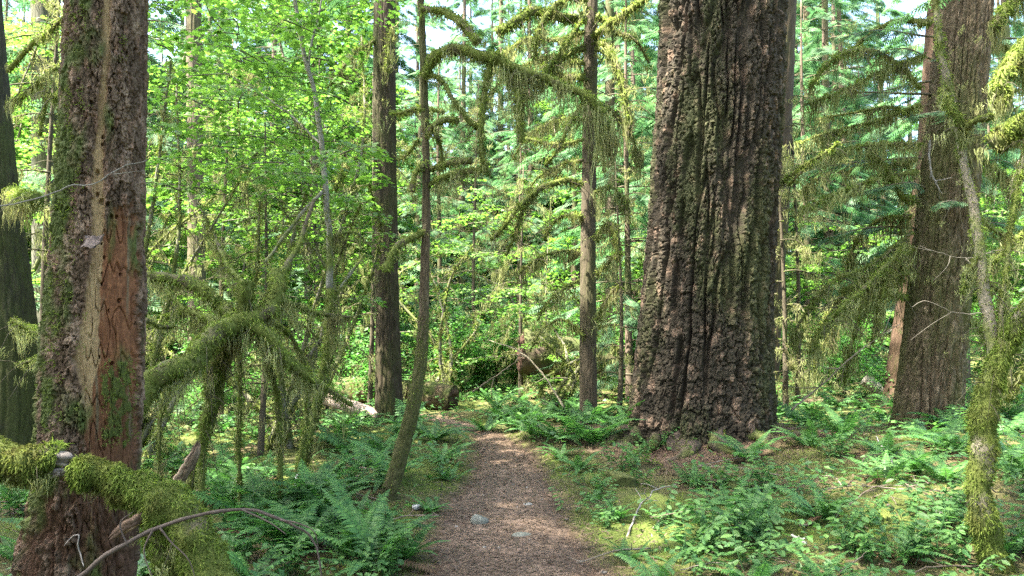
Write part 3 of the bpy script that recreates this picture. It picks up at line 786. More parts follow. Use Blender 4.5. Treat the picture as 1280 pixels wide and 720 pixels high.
# hemlock boughs
brs(cb, cb.location, 11.6, [
    ([(728, 230), (705, 226, -.3), (672, 238, -.6), (645, 262, -.8), (628, 284, -.9), (614, 300, -1)], .045, .030, .22, 200),
    ([(672, 240, -.6), (654, 262, -.7), (645, 290, -.8), (632, 320, -.8)], .035, .020, .40, 260),
    ([(730, 24), (700, 22, -.3), (668, 14, -.6), (645, 26, -.9), (622, 40, -1)], .07, .06, .28, 200),
    ([(730, 60), (705, 70, -.3), (688, 92, -.6), (678, 104, -.8)], .05, .04, .35, 200),
    ([(733, 10), (715, 45, -.5), (697, 72, -.6), (682, 90, -.7), (676, 110, -.7)], .04, .03, .4, 200),
    ([(742, 46), (765, 28, -.3), (790, 12, -.5), (815, -8, -.6)], .06, .05, .35, 220),
    ([(745, 52), (760, 60, -.3), (776, 92, -.5), (782, 130, -.6), (786, 170, -.6)], .04, .02, .45, 300),
    ([(745, 60), (765, 75, -.2), (778, 120, -.2), (790, 150, -.3)], .03, .02, .4, 240),
    ([(728, 132), (714, 150, -.3), (698, 185, -.6), (684, 205, -.7)], .035, .018, .5, 260),
    ([(724, 314), (700, 314, -.4), (670, 324, -.7), (650, 340, -.9)], .025, .014, .5, 420),
    ([(724, 350), (690, 372, -.4), (672, 400, -.6)], .022, .012, .5, 300),
    ([(746, 300), (760, 280, -.2), (768, 290, -.3), (772, 325, -.4)], .045, .03, .55, 320),
    ([(746, 345), (764, 324, -.2), (776, 318, -.3)], .03, .02, .6, 420),
    ([(746, 400), (760, 372, -.2), (774, 356, -.3)], .03, .02, .5, 360),
    ([(744, 200), (752, 170, -.2), (754, 190, -.3), (756, 215, -.3)], .03, .03, .3, 240),
    ([(730, 98), (700, 94, .3), (676, 84, .6)], .05, .04, .3, 200),
    ([(730, 175), (690, 180, .5), (655, 172, 1)], .03, .02, .4, 240),
    ([(728, 270), (712, 268, .4), (690, 280, .8), (680, 300, 1)], .03, .02, .4, 240),
    ([(730, 40), (700, 50, .5), (660, 48, 1), (632, 66, 1.3), (612, 90, 1.4)], .04, .02, .6, 420),
    ([(730, 80), (690, 70, .8), (640, 90, 1.4), (600, 130, 1.8)], .035, .015, .7, 480),
    ([(746, 20), (770, 40, .3), (795, 50, .5), (812, 80, .6)], .04, .02, .6, 420),
    ([(730, 150), (700, 150, .6), (665, 165, 1), (640, 200, 1.2)], .03, .012, .6, 420),
    ([(745, 130), (768, 140, .3), (790, 170, .5), (800, 210, .5)], .03, .012, .6, 420),
    ([(728, 200), (705, 205, .5), (672, 222, .9), (655, 250, 1)], .03, .012, .5, 420),
    ([(745, 240), (765, 235, .3), (785, 255, .5)], .03, .015, .7, 480),
    ([(732, 0), (712, -4, -.3), (690, 10, -.6), (672, 40, -.8), (668, 75, -.8)], .05, .03, .5, 320),
    ([(730, 420), (705, 400, .4), (680, 410, .8), (662, 440, 1)], .022, .012, .4, 360),

])

# ------------------------------------------------------------------ mossy vine maple tangle, left
t_base = G(258, 596)
tangle = thing('vine_maple', 'moss covered vine maple tangle with thick arching limbs beside the snag', 'vine maple', t_base)
brs(tangle, t_base, 5.8, [
    ([(150, 520, -.9), (180, 488, -.8), (212, 462, -.7), (240, 452, -.6), (256, 432, -.5), (276, 412, -.4), (308, 400, -.3), (335, 388, -.2), (348, 366, -.1), (346, 340)], .085, .060, .32, 420),
    ([(186, 344, -.2), (225, 350, -.2), (258, 364, -.2), (276, 382, -.2), (290, 398, -.3)], .040, .050, .24, 300),
    ([(300, 398, -.3), (335, 418, -.3), (350, 440, -.3), (372, 462, -.2), (395, 478, -.1), (440, 508, .1)], .050, .016, .38, 460),
    ([(318, 402, -.2), (352, 440, .1), (382, 466, .3), (392, 480, .4)], .035, .028, .30, 360),
    ([(296, 402, -.3), (288, 430, -.2), (276, 470, 0), (268, 510, .1), (250, 560, .2), (236, 610, .2), 'g'], .045, .034, .16, 220),
    ([(280, 420, -.3), (262, 470, -.1), (262, 510, .0), (252, 560, .1), 'g'], .040, .030, .16, 200),
    ([(306, 400, -.2), (306, 370, -.3), (308, 352, -.3)], .058, .055, .22, 260),
    ([(288, 394, -.2), (262, 398, .2), (235, 388, .4), (208, 398, .5)], .032, .02, .35, 320),
    ([(340, 350, 0), (352, 338, .1), (366, 318, .3), (376, 300, .4), (392, 250, .6)], .030, .014, .05, 80, .5),
    ([(310, 360, -.2), (296, 344, 0), (284, 330, .2), (270, 300, .5)], .026, .016, .25, 260),
    ([(322, 396, 0), (330, 440, .2), (345, 490, .4), (350, 560, .5), 'g'], .024, .022, .22, 200),
    ([(300, 410, .2), (300, 470, .5), (298, 540, .6), (300, 585, .6), 'g'], .02, .02, .2, 200),
    ([(345, 372, .1), (375, 384, .3), (400, 392, .5), (440, 396, .8)], .022, .014, .35, 360),
    ([(290, 380, .3), (250, 420, .6), (215, 470, .8), (200, 540, .9), 'g'], .020, .018, .3, 260),
    ([(330, 395, .4), (370, 430, .8), (384, 500, 1.0), (376, 580, 1.1), 'g'], .022, .024, .2, 200),
    ([(232, 388, .4), (215, 372, .5), (196, 352, .6)], .02, .01, .15, 200),
    ([(182, 400, .2), (200, 408, .3), (222, 408, .4)], .022, .012, .08, 160),
])
# upright mossy stem right of the tangle + pale thin stem
m2b = G(372, 590)
maple2 = thing('vine_maple', 'slender pale vine maple stem rising from moss sleeves into bright leaves', 'vine maple', m2b)
brs(maple2, m2b, 7.6, [
    ([(374, 592), (392, 520), (404, 470), (412, 420), (412, 360)], .055, .045, .20, 240),
    ([(412, 362), (412, 300), (408, 250), (403, 190), (394, 120), (380, 70), (368, 0), (360, -60)], .036, .018, .04, 40, .25),
    ([(385, 90), (388, 60), (398, 20), (404, -20)], .014, .008, .0, 0, 0),
    ([(400, 180), (370, 150, .3), (330, 120, .6), (280, 90, 1)], .012, .006, .03, 40, .2),
    ([(404, 240), (380, 265, -.2), (352, 300, -.4), (330, 330, -.5)], .02, .014, .10, 120, .5),
    ([(410, 300), (440, 290, .2), (466, 310, .5)], .018, .01, .30, 300, .8),
    ([(412, 380), (440, 340, .2), (455, 318, .4)], .02, .012, .12, 200, .8),
], woodcol=(.17, .165, .135))

# ------------------------------------------------------------------ mossy stems at right
r_base = G(1246, 712)
rmaple = thing('vine_maple', 'curved moss coated stem forking beside the right leaning fir', 'vine maple', r_base)
dr_ = float(r_base[1])
brs(rmaple, r_base, dr_, [
    ([(1250, 726), (1236, 680), (1226, 630), (1226, 570), (1232, 515), (1245, 462), (1262, 420), (1290, 385, -.1), (1330, 350, -.2)], .080, .050, .07, 70, 1.0),
    ([(1244, 470), (1236, 400, .1), (1226, 330, .2), (1216, 255, .3), (1203, 190, .35), (1190, 130, .4), (1178, 70, .4), (1172, 20, .4), (1160, -60, .4)], .040, .016, .10, 60, .32),
    ([(1202, 190, .35), (1206, 165, .3), (1222, 150, .2), (1240, 148, .2)], .022, .018, .25, 260),
    ([(1178, 112, .4), (1190, 135, .3), (1204, 160, .3)], .03, .02, .10, 160),
    ([(1224, 320, .2), (1210, 345, .2), (1205, 370, .2)], .012, .012, .25, 300),
    ([(1246, 440), (1262, 300, .3), (1275, 220, .5), (1290, 150, .6)], .016, .010, .25, 200),
], woodcol=(.16, .14, .10))
for yy_, wd in ((500, .03), ):
    pass
# a bough laden with moss hanging in from the right
h_base = gp(5.9, 6.6)
hroot = thing('mossy_hemlock', 'hemlock at the right edge with heavy dark curtains of hanging moss', 'tree', h_base)
hc = np.array([h_base-[0, 0, .2], h_base+[0, 0, 3], h_base+[-.05, 0, 6], h_base+[0, 0, 9]])
a = Acc(); add_tube(a, spline(hc, 30), np.linspace(.17, .07, 30), 12, .12, 6, col=(.11, .085, .06)); a.build('trunk', M_BARK_FINE, hroot, origin=h_base)
af, aw = Acc(), Acc(); conifer_boughs(af, aw, np.linspace(5.2, 9.2, 26), np.arange(26)*2.4, np.linspace(2.2, .4, 26), .05, .4, 12, .4)
af.build('crown', M_NEEDLE, hroot, smooth=False); aw.build('limbs', M_BARK_FINE, hroot, kind='stuff')
brs(hroot, h_base, 6.6, [
    ([(1420, 20), (1340, 30, -.3), (1290, 50, -.6), (1256, 95, -.8), (1248, 130, -.8)], .06, .05, .8, 700),
    ([(1420, 60), (1330, 120, -.3), (1280, 150, -.5), (1262, 168, -.5), (1245, 178, -.5)], .07, .09, .45, 620),
    ([(1440, 240), (1340, 250, -.2), (1280, 290, -.3), (1240, 330, -.4)], .03, .02, .45, 420),
    ([(1440, 330), (1330, 360, -.2), (1270, 420, -.2), (1255, 500, -.2)], .03, .02, .4, 420),
    ([(1420, -60), (1330, -40), (1270, 0, -.2), (1240, 35, -.3)], .05, .03, .5, 420),
    ([(1440, 430), (1330, 440, -.2), (1290, 450, -.2), (1258, 500, -.2)], .045, .03, .1, 200),
])
# drooping boughs between the old fir and the leaning fir
brs(ft_r, ft_r.location, 11.0, [
    ([(1150, 110), (1120, 80, -.3), (1080, 62, -.6), (1040, 75, -.9), (1012, 110, -1)], .04, .02, .45, 300),
    ([(1150, 180), (1110, 180, -.4), (1060, 186, -.8), (1010, 205, -1.2)], .03, .015, .55, 420),
    ([(1148, 215), (1100, 222, -.4), (1050, 240, -.8), (1000, 262, -1.2)], .03, .012, .5, 420),
    ([(1146, 250), (1128, 246, -.2), (1108, 212, -.4), (1085, 192, -.5)], .045, .04, .35, 260),
    ([(1140, 310), (1110, 330, -.4), (1075, 365, -.8), (1040, 395, -1.1), (1010, 440, -1.3)], .04, .02, .65, 480),
    ([(1135, 340), (1100, 352, -.3), (1080, 380, -.5), (1062, 440, -.6), (1056, 480, -.6)], .035, .02, .55, 420),
    ([(1140, 290), (1090, 330, -.2), (1045, 350, -.5), (1015, 380, -.6), (990, 420, -.7)], .03, .015, .5, 420),
    ([(1132, 375), (1110, 362, -.2), (1085, 350, -.3), (1052, 365, -.4)], .04, .03, .4, 300),
    ([(1145, 150), (1115, 135, .4), (1070, 140, .8), (1020, 150, 1.2)], .03, .012, .6, 460),
    ([(1165, 30), (1125, 25, .2), (1085, 45, .5), (1060, 70, .7)], .05, .03, .35, 260),
    ([(1215, 120), (1240, 118, .2), (1275, 112, .4)], .04, .03, .4, 300),
    ([(1205, 250), (1232, 280, .3), (1265, 300, .6)], .03, .02, .5, 360),
    ([(1155, 70), (1110, 85, -.3), (1060, 110, -.6), (1010, 130, -.8)], .03, .012, .7, 600),
    ([(1150, 130), (1100, 150, .2), (1040, 165, .3), (995, 180, .3)], .03, .012, .7, 600),
    ([(1146, 200), (1095, 205, .6), (1040, 210, 1), (1000, 240, 1.2)], .03, .012, .6, 560),
    ([(1140, 270), (1100, 275, .2), (1070, 300, .4), (1058, 340, .5)], .035, .02, .7, 520),
    ([(1135, 300), (1118, 320, -.3), (1100, 380, -.5), (1090, 430, -.5)], .03, .02, .7, 520),
    ([(1132, 330), (1085, 345, .3), (1040, 385, .5), (1020, 430, .6), (1018, 470, .6)], .035, .02, .7, 560),
    ([(1130, 350), (1075, 380, .8), (1035, 420, 1), (1005, 475, 1.1)], .03, .012, .5, 480),
    ([(1220, 40), (1245, 50, .3), (1275, 75, .5)], .04, .03, .7, 480),
    ([(1210, 200), (1235, 205, .3), (1260, 225, .5), (1275, 260, .6)], .04, .02, .7, 480),
    ([(1203, 330), (1225, 350, .3), (1250, 365, .5), (1265, 400, .6)], .03, .02, .5, 400),
    ([(1200, 390), (1225, 410, .3), (1238, 450, .4)], .03, .02, .4, 360),

])
# fine drooping sprays on those boughs
af, aw = Acc(), Acc()
A = np.array(ax_f)
hh = np.array([3.0, 3.6, 4.1, 4.6, 5.1, 5.6, 3.3, 4.4, 5.3, 6.0, 4.9, 5.9])
conifer_boughs(af, aw, hh, np.array([3.3, 3.6, 3.0, 3.9, 3.2, 3.5, 4.2, 4.4, 2.7, 3.3, .4, -.3]), np.array([2.0, 1.8, 2.2, 1.5, 2.3, 1.9, 1.4, 1.4, 2, 2, 1.6, 1.6]), .1, .25, 22, .30,
    center=lambda h: np.array([np.interp(h+ft_r.location.z, A[:, 0], A[:, 1])-ft_r.location.x, 0]))
af.build('foliage', M_NEEDLE, ft_r, smooth=False, kind='stuff'); aw.build('twigs', M_BARK_FINE, ft_r, kind='stuff')

# buttress roots of the old fir, half buried
for q, (a_, L_) in enumerate([(-2.95, .9), (-2.62, .7), (-2.25, 1.1), (-1.95, .6), (-1.7, .9), (-1.35, .7), (-1.02, 1.0), (-.75, .7), (-.35, 1.2), (.1, .9), (.8, .9), (2.2, 1.0)]):
    pts = []
    for t_ in np.linspace(0, 1, 7):
        rr_ = .80+t_*L_; an_ = a_+.45*math.sin(t_*4+q*2.1)*t_
        xx_, yy_ = D_POS[0]-.05+rr_*math.cos(an_), D_POS[1]+rr_*math.sin(an_)
        pts.append([xx_, yy_, float(g(xx_, yy_))+.085*(1-t_)**1.6-.035-.05*t_+.03*math.sin(t_*9+q)])
    c = spline(pts, 22); ra_ = np.linspace(.10+.03*math.sin(q*2.7), .03, 22)
    a = Acc(); add_tube(a, c, ra_, 12, .55, 9, col=lambda V: np.clip(mixc((.055, .042, .032), (.06, .07, .022), ss(-.1, .4, fbm(V[:, 0]*4, V[:, 1]*4, V[:, 2]*4, 3)))*(1+.4*fbm(V[:, 0]*14, V[:, 1]*14, V[:, 2]*14, 2))[:, None], .01, 1))
    ro = a.build('root', M_BARK, fir_old, origin=fir_old.location)
    if q % 3 != 1:
        am = Acc(); moss_on(am, None, c, ra_*1.1, 2000, .03, .011, 0); am.build('moss', M_MOSS, ro, smooth=False, kind='stuff', origin=fir_old.location)
# small branches on the old fir's right side
brs(fir_old, fir_old.location, 9.4, [
    ([(968, 236), (985, 222, -.2), (1005, 206, -.4), (1030, 192, -.6), (1050, 178, -.8)], .028, .014, .18, 200),
    ([(966, 226), (985, 230, -.2), (1000, 216, -.4), (1012, 204, -.4)], .02, .012, .25, 240),
])
# branches on the straight fir
cfirs = [o for o in COL.objects if o.name == 'straight_fir_tree'][0]
brs(cfirs, cfirs.location, 12.2, [
    ([(470, 190), (440, 200, -.4), (425, 220, -.7), (418, 238, -.8)], .04, .03, .35, 240),
    ([(498, 145), (515, 140, -.3), (530, 135, -.5), (555, 140, -.7)], .035, .03, .35, 240),
    ([(498, 200), (512, 190, -.3), (524, 172, -.5)], .03, .02, .4, 240),
    ([(470, 50), (440, 70, -.4), (410, 110, -.8)], .03, .02, .6, 300),
    ([(490, 30), (486, 60, -.2), (484, 90, -.3)], .02, .02, .5, 400),
])
# branches on the shaded trunk and the grey trunk, left edge
shf = [o for o in COL.objects if o.name == 'shaded_fir_tree'][0]
brs(shf, shf.location, 8.2, [
    ([(10, 90), (40, 55, -.2), (62, 40, -.4), (80, 20, -.5)], .03, .022, .25, 260),
    ([(10, 240), (28, 246, -.5), (45, 250, -.8)], .06, .07, .50, 700),
    ([(16, 400), (40, 412, -.3), (60, 420, -.5)], .03, .03, .35, 300),
    ([(20, 455), (50, 448, -.3), (62, 446, -.5)], .02, .015, .2, 200),
    ([(15, 130), (40, 110, -.2), (72, 85, -.4)], .03, .02, .35, 300),
    ([(50, 170, -.2), (58, 125, -.3), (66, 120, -.4), (75, 122, -.4)], .02, .025, .2, 240),
])

# ------------------------------------------------------------------ leafy vine maples (bright leaves, upper left)
def maple_leaves(root, base, tiers, seed, n_per=60, size=0.085):
    """tiers rows: (x, y, z, azimuth, length): branchlets carrying level layers of leaves"""
    f, wd = Acc(), Acc()
    for (x, y, z, a, L) in tiers:
        dv = np.array([math.cos(a), math.sin(a), 0]); sv = np.array([-dv[1], dv[0], 0])
        t = np.linspace(0, 1, 7)[:, None]
        c = np.array([x, y, z])+dv*L*t+np.array([0, 0, 1])*(0.12*L*t-0.22*L*t*t)+sv*.06*L*np.sin(4*t+x*3)
        add_tube(wd, c, np.linspace(.008, .003, 7), 4, col=(.10, .095, .06))
        n = int(n_per*L); tq = rng.uniform(.1, 1.05, n); sd_ = rng.uniform(-1, 1, n)
        pos = np.stack([np.interp(tq, t[:, 0], c[:, q]) for q in range(3)], -1)
        wdt = .34*L*(np.sin(np.clip(tq, 0, 1)*pi*.8+.35))
        pos += sv*(sd_*wdt)[:, None]; pos[:, 2] += rng.normal(0, .028, n)-.10*np.abs(sd_)*L*.4
        fw = dv[None]*.6+sv*sd_[:, None]+rng.normal(size=(n, 3))*.45; fw[:, 2] = -rng.uniform(.05, .5, n)
        up = rng.normal(size=(n, 3))*.30; up[:, 2] += 1
        Xa, Ya, Za = axes(fw, up)
        scatter(f, MPV, MPF, pos, Xa, Ya, Za, size*rng.uniform(.55, 1.25, n), r=np.clip(rng.normal(.5, .25, n), 0, 1))
    f.build('foliage', M_MAPLE, root, smooth=False, kind='stuff', origin=base)
    wd.build('twigs', M_BARK_FINE, root, origin=base, kind='stuff')

def tier_field(n, pxr, pyr, dr, seed, Lr=(.5, 1.2)):
    r_ = np.random.default_rng(seed); out = []
    for _ in range(n):
        d = r_.uniform(*dr); p = P(r_.uniform(*pxr), r_.uniform(*pyr), d)
        out.append((p[0], p[1], p[2], r_.uniform(0, 2*pi), r_.uniform(*Lr)))
    return out
maple_leaves(maple2, m2b, tier_field(34, (270, 440), (-30, 230), (6.8, 9.0), 1), 1)
def leafy_maple(label, x, y, nst, pxr, pyr, dr, seed, ntier, Lr=(.6, 1.3), size=.085, n_per=60, moss=.6):
    b = gp(x, y); root = thing('vine_maple', label, 'vine maple', b)
    r_ = np.random.default_rng(seed)
    tiers = tier_field(ntier, pxr, pyr, dr, seed+100, Lr)
    for q in range(nst):
        tx = tiers[q*len(tiers)//nst]
        top = np.array(tx[:3])+r_.normal(size=3)*.2
        mid = (b+top)/2+np.array([r_.normal()*.5, r_.normal()*.4, .5+.3*r_.normal()])
        mossy_branch(root, [b+[r_.normal()*.15, r_.normal()*.15, -.05], (b*.65+mid*.35)+[r_.normal()*.15, 0, .2], mid, top], .04+.012*r_.uniform(), .010, moss, .22, 160, name='stem', n=26, d=max(7., y), origin=b, woodcol=(.15, .14, .11))
    maple_leaves(root, b, tiers, seed, n_per, size)
    return root
leafy_maple('leafy vine maple with bright green layered leaves behind the snag', -4.3, 8.6, 6, (185, 330), (-20, 260), (7.5, 10.5), 21, 52)
leafy_maple('tall vine maple with sunlit leaves left of the straight fir', -3.4, 11.5, 5, (290, 470), (-30, 330), (10, 13), 22, 60)
leafy_maple('vine maple with sparse low leaves behind the moss tangle', -3.0, 9.6, 5, (190, 460), (200, 420), (8.5, 11.5), 23, 40, (.5, 1.0))
leafy_maple('vine maple filling the gap between the two left trunks', -7.6, 11.0, 4, (-20, 110), (0, 430), (10, 13), 24, 40)
leafy_maple('vine maple with low leaves hanging left of the far path bend', -1.5, 15.5, 4, (495, 620), (230, 420), (14, 17), 25, 22, (.6, 1.2), .085)
leafy_maple('vine maple with pale leaves in front of the broken root log', .7, 13.6, 4, (620, 730), (360, 480), (12.8, 15), 26, 16, (.5, 1.0), .085)
leafy_maple('sunlit vine maple far behind the slim hemlock', 1.0, 22, 4, (560, 800), (220, 420), (19, 25), 27, 40, (1.2, 2.4), .15, 34, .2)
leafy_maple('sunlit vine maple far behind the moss tangle', -7.5, 19, 5, (180, 480), (150, 430), (17, 23), 28, 54, (1.2, 2.2), .14, 34, .2)
leafy_maple('vine maple with pale sunlit leaves deep behind the leaning fir', 8.5, 21, 4, (980, 1280), (250, 440), (18, 24), 29, 46, (1.2, 2.2), .14, 34, .2)

# ------------------------------------------------------------------ background hemlocks
def hemlock_variant(seed, H, h0, L0, nb, r0, dens, size, mossn):
    global rng
    keep = rng; rng = np.random.default_rng(seed)
    f, wd, ml = Acc(), Acc(), Acc()
    hs = np.sort(rng.uniform(0, 1, nb)**1.15)*(H-h0-.3)+h0; az = np.arange(nb)*2.4+rng.uniform(-.5, .5, nb)
    Ls = L0*(1-.85*(hs/H)**1.3)*rng.uniform(.55, 1.15, nb)
    conifer_boughs(f, wd, hs, az, Ls, .05, .42, dens*1.6, size*1.15, .12)
    tr = Acc(); c = spline([[0, 0, -.3], [.05, .02, H*.3], [-.03, .03, H*.7], [0, 0, H]], 24)
    add_tube(tr, c, np.linspace(r0, .02, 24), 10, .12, 4, col=lambda V: mixc((.10, .075, .055), (.06, .07, .025), ss(-.1, .5, fbm(V[:, 0]*2, V[:, 1]*2, V[:, 2]*.8, 3))))
    for q in range(0, nb, max(1, nb//max(1, mossn))):
        a = az[q]; L = Ls[q]; t = np.linspace(.05, .9, 6)[:, None]
        c = np.array([math.cos(a), math.sin(a), 0])*(L*t)+np.array([0, 0, 1])*(hs[q]+L*(.12*t-.42*t*t))
        moss_on(None, ml, c, .02, 0, hang=.7, hn=40, hw=.022, clump=2)
    rng = keep
    return [('trunk', tr.data('trunk', M_BARK_FINE)), ('limbs', wd.data('limbs', M_BARK_FINE)), ('crown', f.data('crown', M_NEEDLE, False)), ('hanging_moss', ml.data('hanging_moss', M_LICHEN, False))]
HV = [hemlock_variant(31, 15, 1.2, 3.2, 76, .15, 9, .50, 26), hemlock_variant(32, 21, 2.2, 3.9, 92, .20, 9, .55, 26), hemlock_variant(33, 11, .6, 2.7, 66, .11, 10, .46, 20), hemlock_variant(34, 25, 5.0, 4.2, 84, .26, 8, .6, 22), hemlock_variant(35, 31, 15, 6.4, 60, .36, 5.4, .60, 4)]  # last variant: high thin crown shaped for foreground shade and sun flecks
def hemlock(v, x, y, rz, s, label, group, name='hemlock_tree'):
    root = thing(name, label, 'tree', gp(x, y), rz, group, s)
    for nm, m_ in HV[v]: link(nm, m_, root, 'stuff' if nm in ('hanging_moss', 'limbs') else None)
    return root
near = [(2, -2.6, 26, .2, 1.0, 'hemlock with feathery boughs standing beyond the path bend'), (3, 5.2, 20, 1.2, .8, 'feathery hemlock filling the gap between the old fir and the leaning fir'),
        (3, 3.0, 22, 2.2, .9, 'hemlock with blue green boughs behind the slim mossy hemlock'), (2, 9.6, 24, .5, 1.1, 'feathery hemlock far behind the reddish slim trunk'),
        (1, -9.5, 17, 1.9, 1.0, 'hemlock with pale boughs behind the dark left trunk'), (0, -5.0, 22, 2.9, 1.0, 'hemlock behind the sunlit left vine maples'),
        (3, 11.5, 19, .3, .8, 'hemlock with drooping boughs beyond the right edge stems'), (2, 2.4, 15.2, 1.3, .8, 'small feathery hemlock just behind the massive old fir')]
for v, x, y, rz, s, lb in near: hemlock(v, x, y, rz, s, lb, None)
hr = np.random.default_rng(77); cnt = 0; placed = [(n_[1], n_[2]) for n_ in near]
HL = ['mid sized hemlock with dense boughs in the bright woods beyond the path', 'tall hemlock with boughs from low down in the bright background woods',
      'short bushy hemlock in the bright background woods', 'tall hemlock with bare lower trunk in the bright background woods']
while cnt < 125:
    y = 27+75*hr.uniform()**1.0; x = hr.uniform(-1.05, 1.05)*(y*.78+3)
    if any(math.hypot(x-a_, y-b_) < 1.8+y*.02 for a_, b_ in placed): continue
    if y < 38 and -4 < x < 3: continue          # open above the path
    placed.append((x, y)); cnt += 1
    v = int(hr.choice([0, 2, 2, 0, 1])) if y < 48 else int(hr.integers(0, 4))
    hemlock(v, x, y, hr.uniform(0, 6.28), hr.uniform(.9, 1.35), HL[v], ['mid sized background hemlocks', 'tall background hemlocks', 'short background hemlocks', 'bare stemmed background hemlocks'][v])
# unseen tall hemlocks added left of the picture to shade the foreground
for q, (x, y, s) in enumerate([(-7.6, 4.2, 1.0), (-8.6, .6, 1.1), (-11.5, -3.5, 1.1), (-13, 1.5, 1.15), (-6.5, -3.5, 1.0), (-10.5, -8, 1.1), (-3.5, -7, 1.0), (-9, -12, 1.1)]):
    hemlock(4, x, y, q*1.3, s, 'very tall unseen hemlock added outside the picture to shade the foreground', 'added shade hemlocks beside the picture')

for q, (x, y, v) in enumerate([(-4, -7.5, 1), (1.5, -8.5, 1), (6.5, -6.5, 1), (10, -2.5, 3), (4, -13, 1), (-1.5, -13, 3), (11, 3, 3), (9, -9, 1)]):  # unseen hemlocks added behind the camera to cut the flat sky fill
    hemlock(v, x, y, q*1.9, 1.1, 'unseen hemlock added behind the viewer to block skylight', 'added skylight blocking hemlocks behind the viewer')

def snaggy_variant(seed, H, nb, L0):
    global rng
    keep = rng; rng = np.random.default_rng(seed)
    tr, wd, ml, mm_ = Acc(), Acc(), Acc(), Acc()
    c = spline([[0, 0, -.2], [.06, 0, H*.4], [-.04, .05, H]], 20); add_tube(tr, c, np.linspace(.06, .012, 20), 8, .15, 5, col=(.065, .055, .036))
    for q in range(nb):
        h = .5+(H-.7)*(q+rng.uniform())/nb; a_ = q*2.4+rng.normal()*.4; L = L0*rng.uniform(.5, 1.15)*(1.1-.5*h/H)
        dv = np.array([math.cos(a_), math.sin(a_), 0]); t = np.linspace(0, 1, 8)[:, None]; sv = np.array([-dv[1], dv[0], 0])
        b_ = dv*(L*t)+[0, 0, 1]*(h+L*(.2*t-.75*t*t))+sv*.12*L*np.sin(t*4+q)
        add_tube(wd, b_, np.linspace(.014, .005, 8), 4, col=(.06, .055, .032))
        moss_on(None, ml, b_, .01, 0, hang=.45, hn=120, hw=.012, clump=3, seed=q)
        n_ = 60; k_ = rng.uniform(0, 1, n_); p_ = np.stack([np.interp(k_, t[:, 0], b_[:, j]) for j in range(3)], -1)
        blades(mm_, p_, unit(rng.normal(size=(n_, 3))+[0, 0, -.3]), rng.uniform(.02, .06, n_), .02, r=rng.uniform(0, .7, n_))
        for w_ in range(5):
            i_ = int(rng.integers(2, 8)); tl = rng.uniform(.2, .6)*L; d2 = unit(dv*.6+sv*rng.normal()+np.array([0, 0, -.5*rng.uniform()]))
            cs = spline([b_[i_], b_[i_]+d2*tl*.5, b_[i_]+d2*tl+[0, 0, -.35*tl]], 6); add_tube(wd, cs, np.linspace(.006, .002, 6), 3, col=(.06, .055, .032))
            moss_on(None, ml, cs, .005, 0, hang=.30, hn=70, hw=.011, clump=3, seed=w_)
    rng = keep
    return [('trunk', tr.data('trunk', M_BARK_FINE)), ('twigs', wd.data('twigs', M_TWIG)), ('moss', mm_.data('moss', M_MOSS, False)), ('hanging_moss', ml.data('hanging_moss', M_LICHEN, False))]
DV = [snaggy_variant(71, 5.2, 22, 1.25), snaggy_variant(72, 7.0, 26, 1.5)]
for x, y, v, sc_, lb in [(4.55, 12.4, 0, .95, 'dead young hemlock hung with moss just right of the massive fir'), (5.6, 14.6, 1, 1.0, 'dead moss hung hemlock beside the reddish slim trunk'), (-3.1, 9.2, 0, .8, 'dead mossy young hemlock behind the moss tangle'),
        (-4.6, 11.8, 1, .9, 'taller dead mossy hemlock behind the leafy left maples'), (-2.6, 13.6, 1, .9, 'dead moss hung hemlock behind the straight fir'), (.2, 16.5, 0, 1.0, 'dead mossy hemlock past the splintered log'),
        (1.9, 13.2, 0, .9, 'dead mossy hemlock between slim hemlock and massive fir'), (7.6, 12.8, 1, .9, 'dead mossy hemlock right of the leaning fir'), (-6.4, 10.2, 1, 1.0, 'dead mossy hemlock left behind the snag'), (-.9, 18.5, 1, 1.1, 'dead mossy hemlock in line with the path bend'), (3.4, 16.5, 1, 1.1, 'dead mossy hemlock hidden behind the massive fir')]:
    root = thing('dead_hemlock', lb, 'tree', gp(x, y), x*3+y, None, sc_); placed.append((x, y))
    for nm, m_ in DV[v]: link(nm, m_, root, None if nm == 'trunk' else 'stuff')
hr = np.random.default_rng(177); cnt = 0
while cnt < 46:
    y = 38+26*hr.uniform(); x = hr.uniform(-1, 1)*(y*.74)
    if any(math.hypot(x-a_, y-b_) < 1.5 for a_, b_ in placed): continue
    placed.append((x, y)); cnt += 1; v = int(hr.choice([1, 1, 3]))
    hemlock(v, x, y, hr.uniform(0, 6.28), hr.uniform(1.1, 1.4), HL[v], ['', 'tall background hemlocks', '', 'bare stemmed background hemlocks'][v])

